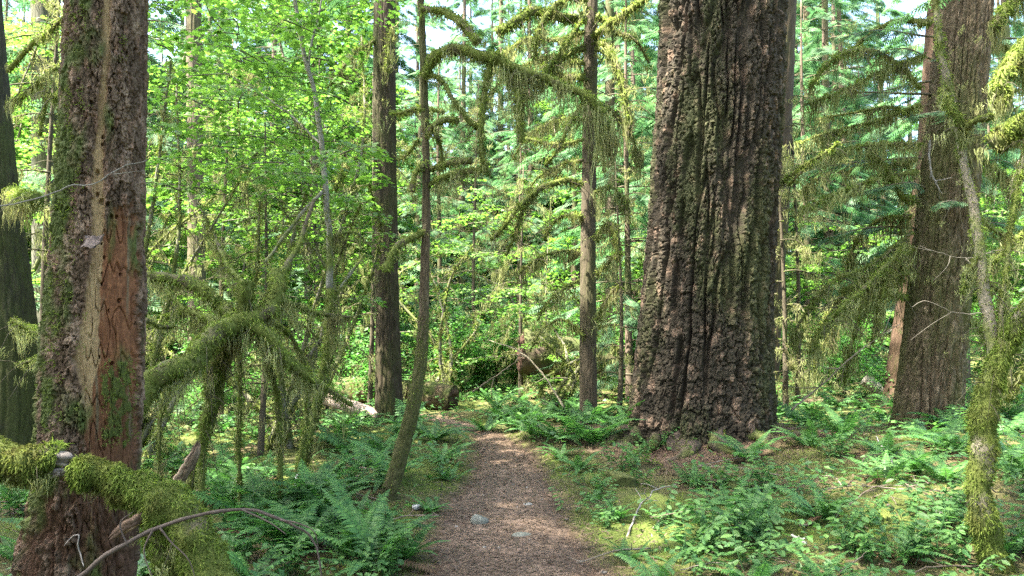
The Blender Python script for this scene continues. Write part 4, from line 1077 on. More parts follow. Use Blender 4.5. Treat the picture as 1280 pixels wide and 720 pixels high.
# leafy broadleaf trees catching the sun behind
def broadleaf_variant(seed, H, h0, w, ntier, size):
    global rng
    keep = rng; rng = np.random.default_rng(seed)
    f, wd, tr = Acc(), Acc(), Acc()
    for q in range(3):
        top = np.array([rng.normal()*w*.35, rng.normal()*w*.35, H*rng.uniform(.75, 1)])
        add_tube(tr, spline([[rng.normal()*.1, rng.normal()*.1, -.2], top*[.25, .25, .5], top], 14), np.linspace(.09, .02, 14), 7, .15, 4, col=(.17, .15, .11))
    for q in range(ntier):
        h = h0+(H-h0)*rng.uniform(); rad = w*math.sqrt(max(.05, 1-abs((h-h0)/(H-h0)-.45)*1.3)); a_ = rng.uniform(0, 6.28); rr = rad*rng.uniform(.0, .7)
        c0 = np.array([rr*math.cos(a_), rr*math.sin(a_), h]); L = rng.uniform(.8, 1.5)
        dv = np.array([math.cos(a_), math.sin(a_), 0]); sv = np.array([-dv[1], dv[0], 0])
        add_tube(wd, np.array([c0*[.4, .4, .97], c0, c0+dv*L+[0, 0, -.15]]), [.015, .01, .004], 4, col=(.12, .1, .07))
        m = int(125*L); tq = rng.uniform(-.1, 1.1, m); sd_ = rng.uniform(-1, 1, m)
        pos = c0+dv*(L*tq)[:, None]+sv*(sd_*.6*np.sin(np.clip(tq, 0, 1)*2.6+.3))[:, None]; pos[:, 2] += rng.normal(0, .07, m)-.15*tq-.12*np.abs(sd_)
        fw = rng.normal(size=(m, 3)); fw[:, 2] = -rng.uniform(0, .5, m); up = rng.normal(size=(m, 3))*.35; up[:, 2] += 1
        Xa, Ya, Za = axes(fw, up)
        scatter(f, HXV, HXF, pos, Xa, Ya, Za, size*rng.uniform(.6, 1.3, m), r=np.clip(rng.normal(.5, .27, m), 0, 1))
    rng = keep
    return [('stem', tr.data('stem', M_BARK_FINE)), ('limbs', wd.data('limbs', M_BARK_FINE)), ('crown', f.data('crown', M_MAPLE, False))]
HXV = np.array([[0, 0, 0], [.25, .42, .03], [.62, .38, 0], [1, 0, -.08], [.62, -.38, 0], [.25, -.42, .03]], float); HXF = np.array([[0, 1, 2, 3], [0, 3, 4, 5]])
BV = [broadleaf_variant(61, 7, .8, 2.2, 70, .105), broadleaf_variant(62, 10, 1.5, 2.8, 95, .115), broadleaf_variant(63, 4.2, .3, 1.9, 46, .095)]
BL = ['layered leafy maple catching the sun in the background woods', 'tall leafy maple catching the sun in the background woods', 'low spreading leafy maple in the sunlit background']
for x, y, v, sc_ in [(-2.2, 33, 1, 1.0), (.9, 36, 1, 1.1), (-.6, 41, 3, 1.1), (2.6, 31, 0, 1.1), (-3.8, 30, 0, 1.0), (.3, 28, 2, .9), (5.5, 33, 1, 1.0), (7.5, 28, 0, 1.1), (11, 25.5, 1, 1.0), (13.6, 30, 1, 1.0), (10.2, 32, 1, 1.05), (15.5, 35, 1, 1.1), (8.8, 37, 1, 1.1), (-1.4, 50, 1, 1.2), (1.5, 47, 1, 1.2)]:
    hemlock(v, x, y, x*2+y, sc_, 'hemlock standing in line with the path beyond its bend', 'hemlocks beyond the path bend'); placed.append((x, y))
cnt = 0; hr = np.random.default_rng(79)
while cnt < 62:
    y = 19.5+40*hr.uniform()**1.4; x = hr.uniform(-1.05, 1.05)*(y*.72+2)
    if x > 0 and hr.uniform() < .25: continue
    if any(math.hypot(x-a_, y-b_) < 1.5 for a_, b_ in placed): continue
    if y < 27 and -4.2 < x < 3.8: continue
    placed.append((x, y)); cnt += 1; v = int(hr.integers(0, 3))
    root = thing('maple_tree', BL[v], 'tree', gp(x, y), hr.uniform(0, 6.28), ['layered background maples', 'tall background maples', 'low background maples'][v], hr.uniform(.85, 1.25))
    for nm, m_ in BV[v]: link(nm, m_, root, 'stuff' if nm == 'limbs' else None)

# ------------------------------------------------------------------ shrubs
def shrub_variant(seed, h, w, n, size, tv=QLV, tf=QLF):
    global rng
    keep = rng; rng = np.random.default_rng(seed)
    f, wd = Acc(), Acc()
    for q in range(9):
        a = rng.uniform(0, 6.28); top = np.array([math.cos(a)*w*rng.uniform(.2, .9), math.sin(a)*w*rng.uniform(.2, .9), h*rng.uniform(.6, 1)])
        c = spline([[0, 0, -.05], top*[.3, .3, .55], top], 9); add_tube(wd, c, np.linspace(.012, .004, 9), 4, col=(.10, .08, .05))
        m = n//9; t = rng.uniform(.25, 1.05, m)
        pos = np.stack([np.interp(t, np.linspace(0, 1, 9), c[:, k]) for k in range(3)], -1)+rng.normal(size=(m, 3))*[w*.2, w*.2, h*.07]
        fw = rng.normal(size=(m, 3)); fw[:, 2] = -rng.uniform(0, .5, m)
        up = rng.normal(size=(m, 3))*.35; up[:, 2] += 1
        Xa, Ya, Za = axes(fw, up)
        scatter(f, tv, tf, pos, Xa, Ya, Za, size*rng.uniform(.6, 1.3, m), r=np.clip(rng.normal(.5, .27, m), 0, 1))
    rng = keep
    return [('stems', wd.data('stems', M_TWIG)), ('foliage', f.data('foliage', M_SHRUB, False))]
SV = [shrub_variant(41, 1.3, .8, 1500, .085), shrub_variant(42, .9, .7, 1300, .07), shrub_variant(43, 2.0, 1.1, 2000, .11), shrub_variant(44, .6, .5, 700, .06, OVV, OVF)]
def shrub(v, x, y, s, label, group, rz=0):
    root = thing('leafy_shrub', label, 'shrub', gp(x, y), rz, group, s)
    for nm, m_ in SV[v]: link(nm, m_, root, 'stuff')
hr = np.random.default_rng(78); cnt = 0
for x_, y_, s_ in [(-2.6, 14.2, .8), (-1.4, 16.8, 1.0), (-.4, 18.2, 1.1), (1.0, 18.6, 1.0), (2.4, 17.8, 1.0), (-3.6, 15.8, 1.1), (-5.2, 13.8, 1.0), (-6.4, 15.5, 1.1), (-4.4, 17.6, 1.2), (4.6, 16.8, .9), (6.0, 17.8, 1.0), (7.4, 16.6, .9), (8.6, 15.0, .8), (.3, 20.5, 1.2), (-2.2, 20, 1.2), (3.4, 20.5, 1.2)]:
    shrub(2, x_, y_, s_*.85, 'tall leafy shrub in the thicket closing the view behind the path bend', 'tall shrubs behind the path bend', x_*5)
def near_trunk(x, y, m=.25):
    for a in ((D_POS[0], D_POS[1], 1.15), (6.3, 11.2, .6), (-1.95, 12.3, .35), (1.22, 11.8, .25), (-2.3, 4, .4), (-1.1, 6.6, .2)):
        if math.hypot(x-a[0], y-a[1]) < a[2]+m: return True
    return False
while cnt < 190:
    y = 12.5+34*hr.uniform()**1.5; x = hr.uniform(-1, 1)*(y*.75+2)
    if path_off(np.array(x), np.array(y)) < 3 and y < 15 or near_trunk(x, y, .5): continue
    if y < 16.5 and -1.6 < x < 2.6: continue          # open view to the broken logs
    cnt += 1
    if y < 16: lb, gr, v = 'low leafy shrub in the undergrowth round the far path bend', 'shrubs round the path bend', int(hr.choice([1, 3]))
    else: lb, gr, v = 'sunlit leafy shrub on the bright slope deep in the woods', 'shrubs on the far slope', int(hr.integers(0, 3))
    shrub(v, x, y, hr.uniform(.7, 1.25), lb, gr, hr.uniform(0, 6.28))

# ------------------------------------------------------------------ fallen wood
def log(name, label, pts, r0, r1, wood, moss, end=None, n=40, k=22, cat='log', lump=.16, d=8., hang=0):
    c = spline(pts, n); base = c[0]*1.0; base[2] = float(g(base[0], base[1]))
    root = thing(name, label, cat, base)
    rr = np.linspace(r0, r1, n)
    def colf(V):
        up = np.zeros(len(V)); cc = np.repeat(c[:, 2], k); up[:-2] = (V[:-2, 2]-cc)/(r0)
        m = ss(.2, .8, .35+.5*up+.6*fbm(V[:, 0]*3, V[:, 1]*3, V[:, 2]*3, 3)+moss-.5)
        return np.clip(mixc(np.array(wood)*(1+.35*fbm(V[:, 0]*8, V[:, 1]*8, V[:, 2]*8, 2))[:, None], (.045, .060, .016), m), .01, 1)
    a = Acc(); add_tube(a, c, rr, k, lump, 5, col=colf); a.build('log_body', M_BARK, root, origin=base)
    if end is not None:
        # uneven broken end face
        e = Acc(); t, u_, v_ = frames(c); nr, ka = 12, 30
        R_ = np.linspace(0, 1.03, nr)[:, None]; A_ = np.linspace(0, 2*pi, ka, endpoint=False)[None]
        px, py = R_*np.cos(A_), R_*np.sin(A_)
        off = .30*fbm(px*3.1+c[0, 0], py*3.1, 5, 4)+.16*(1-R_**2); off = off*(1-ss(.93, 1.03, R_))-.04
        Vd = c[0]+(px[..., None]*u_[0]+py[..., None]*v_[0])*r0*.97-t[0]*(off*r0*.8+.01)[..., None]
        i_ = np.arange(nr-1)[:, None]*ka; j_ = np.arange(ka)[None]
        Fd = np.stack([i_+j_, i_+ka+j_, i_+ka+(j_+1) % ka, i_+(j_+1) % ka], -1).reshape(-1, 4)
        cd = np.array(end)*(1+.6*fbm(px*4, py*9, 2, 3))[..., None]
        e.add(Vd.reshape(-1, 3), Fd, None, np.clip(cd, .008, 1).reshape(-1, 3))
        e.build('broken_end', M_WOOD, root, origin=base)
    if moss > .3:
        am, al = Acc(), Acc(); moss_on(am, al if hang else None, c, rr, 1600*moss*(7/d)**1.5, .03*d/7, .012*d/7, hang, 120); am.build('moss', M_MOSS, root, smooth=False, kind='stuff', origin=base)
        if al.n: al.build('hanging_moss', M_LICHEN, root, smooth=False, kind='stuff', origin=base)
    return root
log('fallen_log', 'cut end of a mossy fallen log left of the path bend', [P(567, 499, 14.2), P(530, 494, 14.4), P(480, 490, 14.8), P(400, 486, 15.5)], .27, .25, (.075, .05, .032), .45, (.06, .038, .025), d=14)
log('broken_log', 'splintered rotting log with red broken end above the path bend', [P(652, 440, 16.2), P(700, 446, 16.25), P(760, 456, 16.4), P(850, 470, 16.7)], .46, .42, (.070, .050, .036), .55, (.035, .018, .011), d=15)
log('fallen_log', 'bleached fallen log lying behind the old fir and leaning fir', [P(1080, 474, 15.5), P(1105, 490, 15.4), P(1160, 505, 15.0)], .14, .11, (.42, .37, .28), .3, d=15)
log('pale_log', 'pale broken log lying left behind the straight fir', [P(380, 490, 13), P(430, 505, 12.6), P(475, 520, 12.2)], .13, .09, (.42, .32, .26), .2, (.4, .3, .24), d=13)
log('mossy_log', 'mossy fallen log lying among ferns in front of the leaning fir', [P(1070, 668, 6.5), P(1105, 630, 7.4), P(1128, 590, 8.3), P(1150, 568, 9.2)], .20, .15, (.10, .07, .045), 1.0, d=7)
log('mossy_branch_log', 'mossy limb lying level behind the curved right stem', [P(1142, 562, 8.6), P(1180, 565, 8.7), P(1222, 576, 8.6), P(1262, 582, 8.8)], .075, .06, (.10, .07, .045), 1.0, d=8)
log('rotten_log', 'reddish rotten wood chunk under the mossy right limb', [P(1140, 590, 8.2), P(1175, 605, 7.8), P(1205, 622, 7.5)], .09, .06, (.26, .155, .115), .2, (.28, .17, .12), d=8)
log('root_lump', 'small moss covered root lump at the foot of the massive fir', [P(858, 588, 8.0), P(890, 596, 7.8), P(920, 614, 7.2), P(930, 622, 7.1)], .07, .11, (.1, .07, .045), 1.0, d=7)
log('bark_slab', 'dark strip of fallen bark right of the massive fir', [P(985, 570, 8.7), P(1030, 572, 8.9), P(1070, 576, 9.1)], .06, .05, (.14, .09, .065), .1, d=8)
for px_, py_, r_ in ((768, 596, .13), ):
    b_ = G(776, 606)
    a = Acc(); c = spline([b_+[0, 0, -.1], b_+[0, .02, .06], b_+[.01, .03, .12]], 10); add_tube(a, c, [.12, .14, .15, .155, .16, .16, .15, .13, .09, .03], 16, .25, 9, col=(.085, .095, .03))
    st = thing('mossy_stump', 'tiny moss capped stump left of the massive fir', 'stump', b_); a.build('stump_body', M_BARK, st, origin=b_)
    am = Acc(); moss_on(am, None, c, .14, 3500, .025, .009, 0); am.build('moss', M_MOSS, st, smooth=False, kind='stuff', origin=b_)

# foreground mossy broken limbs crossing the snag
fb = gp(-3.3, 3.5)
limb1 = thing('broken_limb', 'thick moss coated limb with grey broken end left of the snag', 'limb', fb)
fpts = [P(-140, 560, 3.35), P(-60, 566, 3.35), P(0, 574, 3.38), P(40, 580, 3.4), P(70, 584, 3.42)]
mossy_branch(limb1, fpts, .10, .08, 1.0, .25, 420, d=4.2, origin=fb, n=40, k=14, dens=6500)
a = Acc(); add_tube(a, spline([fpts[0], fpts[0]+[-.3, .05, -.25], fpts[0]+[-.45, .1, -.9]], 10), np.linspace(.115, .14, 10), 12, .2, col=(.08, .09, .03)); a.build('bent_limb', M_BARK_FINE, limb1, origin=fb)
fb2 = gp(-1.25, 3.3)
limb2 = thing('broken_limb', 'bright mossy limb arching down in front of the snag foot', 'limb', fb2)
mossy_branch(limb2, [P(92, 592, 3.42), P(120, 592, 3.42), P(160, 604, 3.42), P(195, 622, 3.4), P(225, 650, 3.38), P(255, 700, 3.35), P(285, 770, 3.3), P(300, 840, 3.3)], .055, .115, 1.0, .20, 420, d=4.2, origin=fb2, n=54, k=14, dens=6500)
mossy_branch(limb2, [P(160, 606, 3.42), P(185, 640, 3.45), P(205, 690, 3.45), P(220, 760, 3.45)], .05, .07, .8, .14, 300, d=4.2, origin=fb2)
def shards(acc, pts, r, cols, n=13, seed=1):
    """a broken branch end: a bundle of wood splinters of unequal length"""
    q_ = np.random.default_rng(seed); c = spline(pts, 22); t, u_, v_ = frames(c)
    for q in range(n):
        an = q_.uniform(0, 6.28); rad = r*.62*math.sqrt(q_.uniform(0, 1)); m = int(q_.uniform(13, 22))
        cc = c[:m]+u_[:m]*rad*math.cos(an)+v_[:m]*rad*math.sin(an)+.05*r*q_.normal(size=(m, 3))
        w_ = r*q_.uniform(.28, .5)*np.r_[np.ones(m-4), .8, .55, .3, .06]
        k_ = q_.uniform(); add_tube(acc, cc, w_, 5, .25, 25, col=np.array(cols[0])*(1-k_)+np.array(cols[1])*k_)

def twig(label, pts, r0, r1, col=(.26, .22, .18), side=(), name='fallen_twig', cat='twig', n=30, group=None):
    c = spline(pts, n); b = c[0].copy()
    root = thing(name, label, cat, b, group=group)
    c = c+.011*np.stack([fbm(c[:, 0]*8+q*3.3, c[:, 2]*8, c[:, 1]*8, 3) for q in range(3)], -1)
    a = Acc(); add_tube(a, c, np.linspace(r0, r1, n), 7, .35, 30, col=col); a.build('stick', M_TWIG, root, origin=b)
    side = list(side)
    if len(side) == 0 and name != 'tree_root':
        for q in range(2 if n < 20 else 4):
            i_ = int(rng.uniform(.25, .9)*n); L_ = np.linalg.norm(c[-1]-c[0])*rng.uniform(.10, .28)
            dv = unit(c[min(i_+1, n-1)]-c[i_-1]+rng.normal(size=3)*.7*np.linalg.norm(c[min(i_+1, n-1)]-c[i_-1]))
            dv[2] = abs(dv[2])*.6 if group or 'fallen' in name else dv[2]
            side.append([c[i_], c[i_]+dv*L_*.5+rng.normal(size=3)*.02*L_, c[i_]+dv*L_+rng.normal(size=3)*.12*L_])
    for s in side:
        a = Acc(); cs = spline(s, 14); add_tube(a, cs, np.linspace(r1*1.4, r1*.5, 14), 5, .1, 18, col=col); a.build('side_twig', M_TWIG, root, origin=b)
    return root
a = Acc(); shards(a, [P(184, 640, 3.36), P(168, 652, 3.3), P(150, 664, 3.3), P(134, 676, 3.3)], .030, ((.07, .045, .03), (.22, .15, .10)), 14, 4); a.build('broken_stub', M_WOOD, limb2, origin=fb2)

a = Acc()
for yo, r_, x1 in ((0, .036, 94), (17, .028, 99)):
    shards(a, [P(44, 572+yo, 3.40), P(66, 572+yo, 3.40), P(84, 574+yo*.9, 3.41), P(x1, 577+yo*.85, 3.42)], r_, ((.085, .072, .062), (.24, .21, .185)), 14, int(x1))
a.build('broken_end', M_WOOD, limb1, origin=fb)
a = Acc(); shards(a, [P(216, 610, 5.3), P(230, 590, 5.3), P(242, 568, 5.3), P(250, 548, 5.3)], .046, ((.09, .062, .04), (.26, .19, .125)), 16, 9); a.build('broken_stub', M_WOOD, tangle, origin=t_base)
twig('arching dark dead branch in front of the mossy limb', [P(96, 722, 2.9), P(140, 690, 2.9), P(190, 662, 2.92), P(240, 646, 2.95), P(300, 636, 3.0), P(350, 650, 3.02), P(385, 668, 3.05), P(398, 690, 3.05), P(402, 730, 3.05)], .010, .003, (.07, .055, .045),
     [[P(300, 636, 3.0), P(335, 652, 2.98), P(358, 668, 2.96)], [P(350, 650, 3.0), P(372, 654, 3.0), P(392, 664, 3.0), P(398, 684, 3.0)], [P(200, 660, 2.9), P(214, 678, 2.9), P(236, 700, 2.9), P(246, 730, 2.9)], [P(160, 684, 2.9), P(150, 655, 2.9), P(166, 640, 2.9)], [P(190, 664, 2.9), P(180, 690, 2.88), P(192, 725, 2.86)]], name='dead_branch', cat='branch')
twig('pale bent twig hanging at the foot of the snag', [P(98, 668, 3.3), P(99, 690, 3.3), P(104, 710, 3.28)], .0035, .002, (.20, .185, .17), [[P(98, 668, 3.3), P(90, 671, 3.3), P(80, 682, 3.3)]])
twig('thin grey twig crossing the snag and its bark', [P(-30, 262, 3.5), P(40, 250, 3.5), P(90, 232, 3.5), P(120, 230, 3.5), P(142, 218, 3.52), P(158, 207, 3.54), P(184, 201, 3.56)], .0038, .0018, (.15, .145, .125), [[P(142, 218, 3.52), P(165, 215, 3.5), P(183, 213, 3.5)]], name='bare_twig')
twig('white bent twig left of the massive fir on the mossy bank', [G(783, 676, .01), G(800, 640, .05), P(812, 622, 6.4), P(818, 612, 6.5), P(845, 606, 6.7)], .008, .003, (.20, .185, .165))
twig('long bleached stick leaning on the mossy fern log', [G(1177, 648, .03), P(1140, 618, 6.9), P(1110, 570, 7.6), P(1095, 545, 8.0)], .014, .006, (.22, .21, .19))
twig('grey stick with forks lying in the ferny ground', [G(925, 648, .04), P(950, 628, 6.6), P(975, 606, 7.0), P(985, 600, 7.2)], .010, .005, (.17, .155, .14), [[P(950, 628, 6.6), P(975, 612, 6.8), P(1002, 606, 7)]])
twig('mossy crooked stick low among the right ferns', [G(1010, 640, .05), P(1050, 630, 6.6), P(1085, 620, 6.7), P(1110, 624, 6.6)], .014, .008, (.15, .16, .06))
twig('pale forked stick right of the leafy sprigs', [G(1000, 668, .06), P(1040, 652, 5.9), P(1075, 640, 6.1), P(1108, 634, 6.3)], .009, .004, (.17, .135, .10), [[P(1075, 640, 6.1), P(1072, 655, 6.0), P(1076, 664, 5.9)]])
twig('dark curved stick near the curved mossy stem', [G(1110, 640, .05), P(1150, 655, 6.0), P(1190, 662, 6.0), P(1210, 662, 6.0)], .011, .006, (.08, .065, .05))
twig('short white stick in the right undergrowth', [G(990, 680, .06), G(1008, 690, .05)], .010, .008, (.3, .29, .265))
twig('pale dead branch rising past the leaning fir', [P(990, 512, 10), P(1010, 495, 10.2), P(1035, 475, 10.2), P(1060, 450, 10.2), P(1100, 420, 10.5), P(1125, 405, 10.5)], .014, .006, (.17, .135, .10), name='dead_branch', cat='branch')
twig('thin bare twig crossing the leaning fir trunk', [P(1290, 318, 6), P(1250, 312, 6), P(1215, 322, 6), P(1180, 318, 6), P(1150, 308, 6)], .0035, .0018, (.12, .11, .09), name='bare_twig')
twig('thin bare forked twig below, crossing the leaning fir', [P(1270, 384, 6), P(1220, 392, 6), P(1190, 390, 6), P(1160, 376, 6), P(1140, 384, 6)], .0042, .002, (.11, .10, .08), [[P(1190, 390, 6), P(1165, 405, 6), P(1138, 425, 6)]], name='bare_twig')
twig('crooked pale twig hanging on the leaning fir trunk', [P(1162, 175, 10.4), P(1163, 210, 10.4), P(1170, 230, 10.4), P(1178, 243, 10.4)], .014, .007, (.17, .16, .15), name='bare_twig')
twig('slanting thin dead stem behind the path bend', [P(705, 510, 12.5), P(680, 470, 12.8), P(650, 440, 13), P(610, 425, 13.5)], .018, .008, (.22, .19, .13), name='dead_branch', cat='branch')
twig('slanting bare stem crossing below the broken log', [P(590, 490, 13), P(620, 470, 13), P(655, 445, 13.2)], .016, .008, (.14, .12, .08), name='dead_branch', cat='branch')
hr = np.random.default_rng(91)
for q in range(26):
    px_, py_ = hr.uniform(800, 1270), hr.uniform(585, 715); b_ = G(px_, py_, .02); a_ = hr.uniform(0, 6.28); L = hr.uniform(.25, .8)
    e_ = b_+L*np.array([math.cos(a_), math.sin(a_), 0]); e_[2] = g(e_[0], e_[1])+hr.uniform(.02, .14)
    m_ = (b_+e_)/2+[hr.normal()*.05, hr.normal()*.05, .03]
    cc = (.17, .145, .115) if q % 2 else (.10, .08, .06)
    twig('small dead twig among the plants right of the path', [b_, m_, e_], .006, .003, cc, group='twigs in the right undergrowth', n=12)
for q in range(14):
    px_, py_ = hr.uniform(210, 540), hr.uniform(580, 715); b_ = G(px_, py_, .02); a_ = hr.uniform(0, 6.28); L = hr.uniform(.25, .7)
    e_ = b_+L*np.array([math.cos(a_), math.sin(a_), 0]); e_[2] = g(e_[0], e_[1])+hr.uniform(.02, .12)
    twig('small dead twig among the ferns left of the path', [b_, (b_+e_)/2+[0, .04, .03], e_], .006, .003, (.19, .15, .12), group='twigs in the left undergrowth', n=12)

# roots crossing the path
def root_on_path(label, pix):
    pts = [G(a_, b_, .012) for a_, b_ in pix]
    twig(label, pts, .016, .008, (.14, .095, .07), name='tree_root', cat='root')
root_on_path('worn root crossing the middle of the path', [(612, 632), (634, 626), (645, 619), (668, 616), (690, 622)])
root_on_path('short root beside the left path edge', [(588, 625), (600, 618), (604, 606), (602, 594)])
root_on_path('dark root at the far end of the path', [(601, 566), (607, 560), (622, 566)])
root_on_path('thin root near the pale flat stone', [(640, 648), (655, 642), (668, 641)])

# ------------------------------------------------------------------ stones
def stone(label, pos, sx, sy, sz, seed, col, group=None):
    n, k = (14, 20) if sx > .03 else (8, 10)
    th = np.linspace(0, pi, n)[:, None]; ph = np.linspace(0, 2*pi, k, endpoint=False)[None]
    d = np.stack([np.sin(th)*np.cos(ph), np.sin(th)*np.sin(ph), np.cos(th)*np.ones_like(ph)], -1).reshape(-1, 3)
    r_ = np.random.default_rng(seed)
    pl = unit(r_.normal(size=(9, 3))); dist = r_.uniform(.62, .95, 9)
    q = np.min(np.where(d@pl.T > .05, dist/np.maximum(d@pl.T, .05), 9), axis=1); q = np.minimum(q, 1.05)
    q = q*(1+.05*fbm(d[:, 0]*3+seed, d[:, 1]*3, d[:, 2]*3, 3))
    V = d*q[:, None]*[sx, sy, sz]
    i = np.arange(n-1)[:, None]*k; j = np.arange(k)[None]
    F = np.stack([i+j, i+k+j, i+k+(j+1) % k, i+(j+1) % k], -1).reshape(-1, 4)
    C = np.array(col)*(1+.2*fbm(d[:, 0]*4, d[:, 1]*4, d[:, 2]*4+seed, 2))[:, None]
    o = obj('stone', V, F, M_STONE, attrs={'Col': C}, smooth=True); o.location = pos; o.rotation_euler = (0, 0, r_.uniform(0, 6))
    return tag(o, label, 'stone', group)
stone('grey green angular stone left of the path centre', G(598, 656, .02), .085, .075, .065, 1, (.115, .12, .10))
stone('flat grey stone half sunk in the path', G(653, 673, .01), .085, .06, .035, 2, (.11, .115, .095))
stone('pale flat stone on the path past the roots', G(660, 633, .01), .055, .05, .02, 3, (.19, .185, .17))
stone('small white stone beside the foot of the slender tree', G(521, 637, .02), .04, .035, .03, 4, (.30, .30, .29))
stone('whitish stone in the ferns left of the path', G(501, 673, .02), .05, .04, .03, 5, (.30, .30, .29))
stone('white weathered stone under the left fern fronds', G(375, 615, .08), .09, .06, .09, 6, (.26, .27, .27))
stone('small dark clod near the front of the path', G(660, 703, .01), .03, .03, .02, 7, (.04, .03, .025))
hr = np.random.default_rng(17)
for q in range(26):
    y = hr.uniform(4.4, 9.5); x = np.interp(y, PATH_Y, PATH_X)+hr.uniform(-.55, .55)*np.interp(y, PATH_Y, PATH_W)
    s = hr.uniform(.008, .022)
    stone('pebble bedded in the path dirt', gp(x, y)+[0, 0, .018], s*1.3, s, s*.6, 30+q, (.13, .115, .10) if q % 3 else (.22, .21, .19), 'pebbles on the path')

# ------------------------------------------------------------------ ferns
def frond_data(seed, L, pairs=24, arch=.55, width=.13):
    global rng
    keep = rng; rng = np.random.default_rng(seed)
    a = Acc(); t = np.linspace(0, 1, 12)
    ang = np.radians(68)-t*arch*2.0
    dx = np.cos(ang); dz = np.sin(ang)
    c = np.stack([np.cumsum(dx), 0*t, np.cumsum(dz)], -1)/len(t)*L; c -= c[0]
    c[:, 1] = .05*L*np.sin(t*3+seed)
    add_tube(a, c, np.linspace(.0055, .0015, 12), 4, r_=.2)
    tq = np.linspace(.14, .99, pairs)
    pos = np.stack([np.interp(tq, t, c[:, k]) for k in range(3)], -1)
    tn, u_, v_ = frames(c); T = unit(np.stack([np.interp(tq, t, tn[:, k]) for k in range(3)], -1))
    S = np.tile(np.array([0, 1., 0]), (pairs, 1)); N = unit(np.cross(T, S)); N[N[:, 2] < 0] *= -1
    wl = width*L/.8*np.clip(np.minimum(1.0, 1.25*(1-tq)**.75+.04), .03, 1)*(.6+.4*ss(.1, .35, tq))
    tv = np.array([[0, -.09, 0], [.15, .13, .02], [.65, .09, -.02], [1, .06, -.12], [.6, -.08, -.02], [.12, -.12, .02]], float)
    tf = np.array([[0, 1, 5], [1, 2, 4], [1, 4, 5], [2, 3, 4]])
    for s in (-1, 1):
        X_ = unit(S*s+T*.28+N*(-.12)+rng.normal(size=(pairs, 3))*.06)
        Y_ = unit(np.cross(N, X_)); Z_ = np.cross(X_, Y_)
        V = tv.copy(); V[:, 1] *= s
        n0 = a.n
        k = len(tv)
        sy = L*.85/pairs/.26
        VV = pos[:, None]+wl[:, None, None]*V[None, :, 0:1]*X_[:, None]+sy*V[None, :, 1:2]*Y_[:, None]+wl[:, None, None]*V[None, :, 2:3]*Z_[:, None]
        FF = (tf[None]+(np.arange(pairs)*k)[:, None, None]).reshape(-1, 3)
        a.add(VV.reshape(-1, 3), FF, np.repeat(np.clip(.5+.25*rng.normal(size=pairs), 0, 1), k))
    rng = keep
    return a.data('frond', M_FERN, False)
FR = [frond_data(1, .8, 26, .55), frond_data(2, .8, 24, .75, .12), frond_data(3, .8, 26, .42, .14), frond_data(4, .8, 22, .62, .11)]
FRF = [frond_data(5, .8, 12, .6, .14), frond_data(6, .8, 12, .8, .14)]
M_FERN_DEAD = leaf_mat('dead_frond', (.075, .045, .025), (.16, .10, .05), (1.2, 1, .8), 0.3, 0.7, 0.2)
FRD = []
for q in (0, 1):
    md = FR[q].copy(); md.materials.clear(); md.materials.append(M_FERN_DEAD); FRD.append(md)
fr = np.random.default_rng(50)
def fern(p, s, label, group=None, n=11, far=False, tilt=0.):
    root = thing('sword_fern', label, 'fern', p, fr.uniform(0, 6.28), group, 1)
    bank = FRF if far else FR
    if not far and s > .5:
        for q in range(int(fr.integers(0, 4))):
            o = link('dead_frond', FRD[q % 2], root); o.scale = (s*fr.uniform(.6, .9),)*3
            o.rotation_euler = (fr.normal()*.3, fr.uniform(.7, 1.0), fr.uniform(0, 6.28)); o.location = (0, 0, .02)
    for q in range(n):
        o = link('frond', bank[int(fr.integers(0, len(bank)))], root)
        sc_ = s*fr.uniform(.7, 1.15)
        o.scale = (sc_, sc_*fr.choice([-1, 1]), sc_)
        o.rotation_euler = (fr.normal()*.15, fr.uniform(-.12, .42)-.05, q*2*pi/n+fr.normal()*.25)
        o.location = (fr.normal()*.02, fr.normal()*.02, -.02)
spec_ferns = [
    (318, 668, 1.05, 13, 'large sword fern with arching fronds under the moss tangle'), (375, 690, .95, 12, 'sword fern touched by the tip of the arching dead branch'),
    (470, 712, .85, 12, 'low sword fern at the left front edge of the path'), (430, 668, .75, 8, 'sword fern with one tall frond reaching the slender tree'),
    (395, 615, .9, 11, 'sword fern with flat frond behind the white stone'), (300, 615, .9, 11, 'sword fern at the foot of the mossy limbs'),
    (540, 552, 1.0, 12, 'sword fern beside the path left of the far bend'), (700, 552, 1.0, 11, 'sword fern beside the path right of the far bend'),
    (742, 556, 1.2, 12, 'big sword fern at the foot of the slim hemlock'), (668, 546, .7, 10, 'small bright fern at the right side of the path bend'),
    (1105, 572, .85, 11, 'sword fern left of the leaning fir foot'), (1190, 566, .95, 12, 'sword fern growing in front of the leaning fir'),
    (1270, 580, 1.0, 12, 'tall fern beside the curved mossy stem'), (1262, 520, 1.1, 12, 'bright fern in the background right of the curved stem'),
    (940, 735, .5, 10, 'small light fern at the front of the leafy sprigs'), (1030, 735, .5, 10, 'small fern at the front right of the leafy sprigs'), (825, 735, .45, 9, 'small fern right of the sunlit path edge'),
    (20, 700, .5, 9, 'fern sprig left of the snag foot'), (35, 520, 1.0, 11, 'fern between the dark trunk and the snag'), (490, 600, .8, 10, 'fern behind the foot of the slender tree'),
    (1010, 560, .7, 9, 'fern right of the massive fir base'), (1050, 545, .8, 10, 'fern between the massive fir and the leaning fir'), (785, 545, .9, 10, 'fern left of the massive fir base')]
for px_, py_, s, n, lb in spec_ferns:
    fern(G(px_, py_), s, lb, None, n)
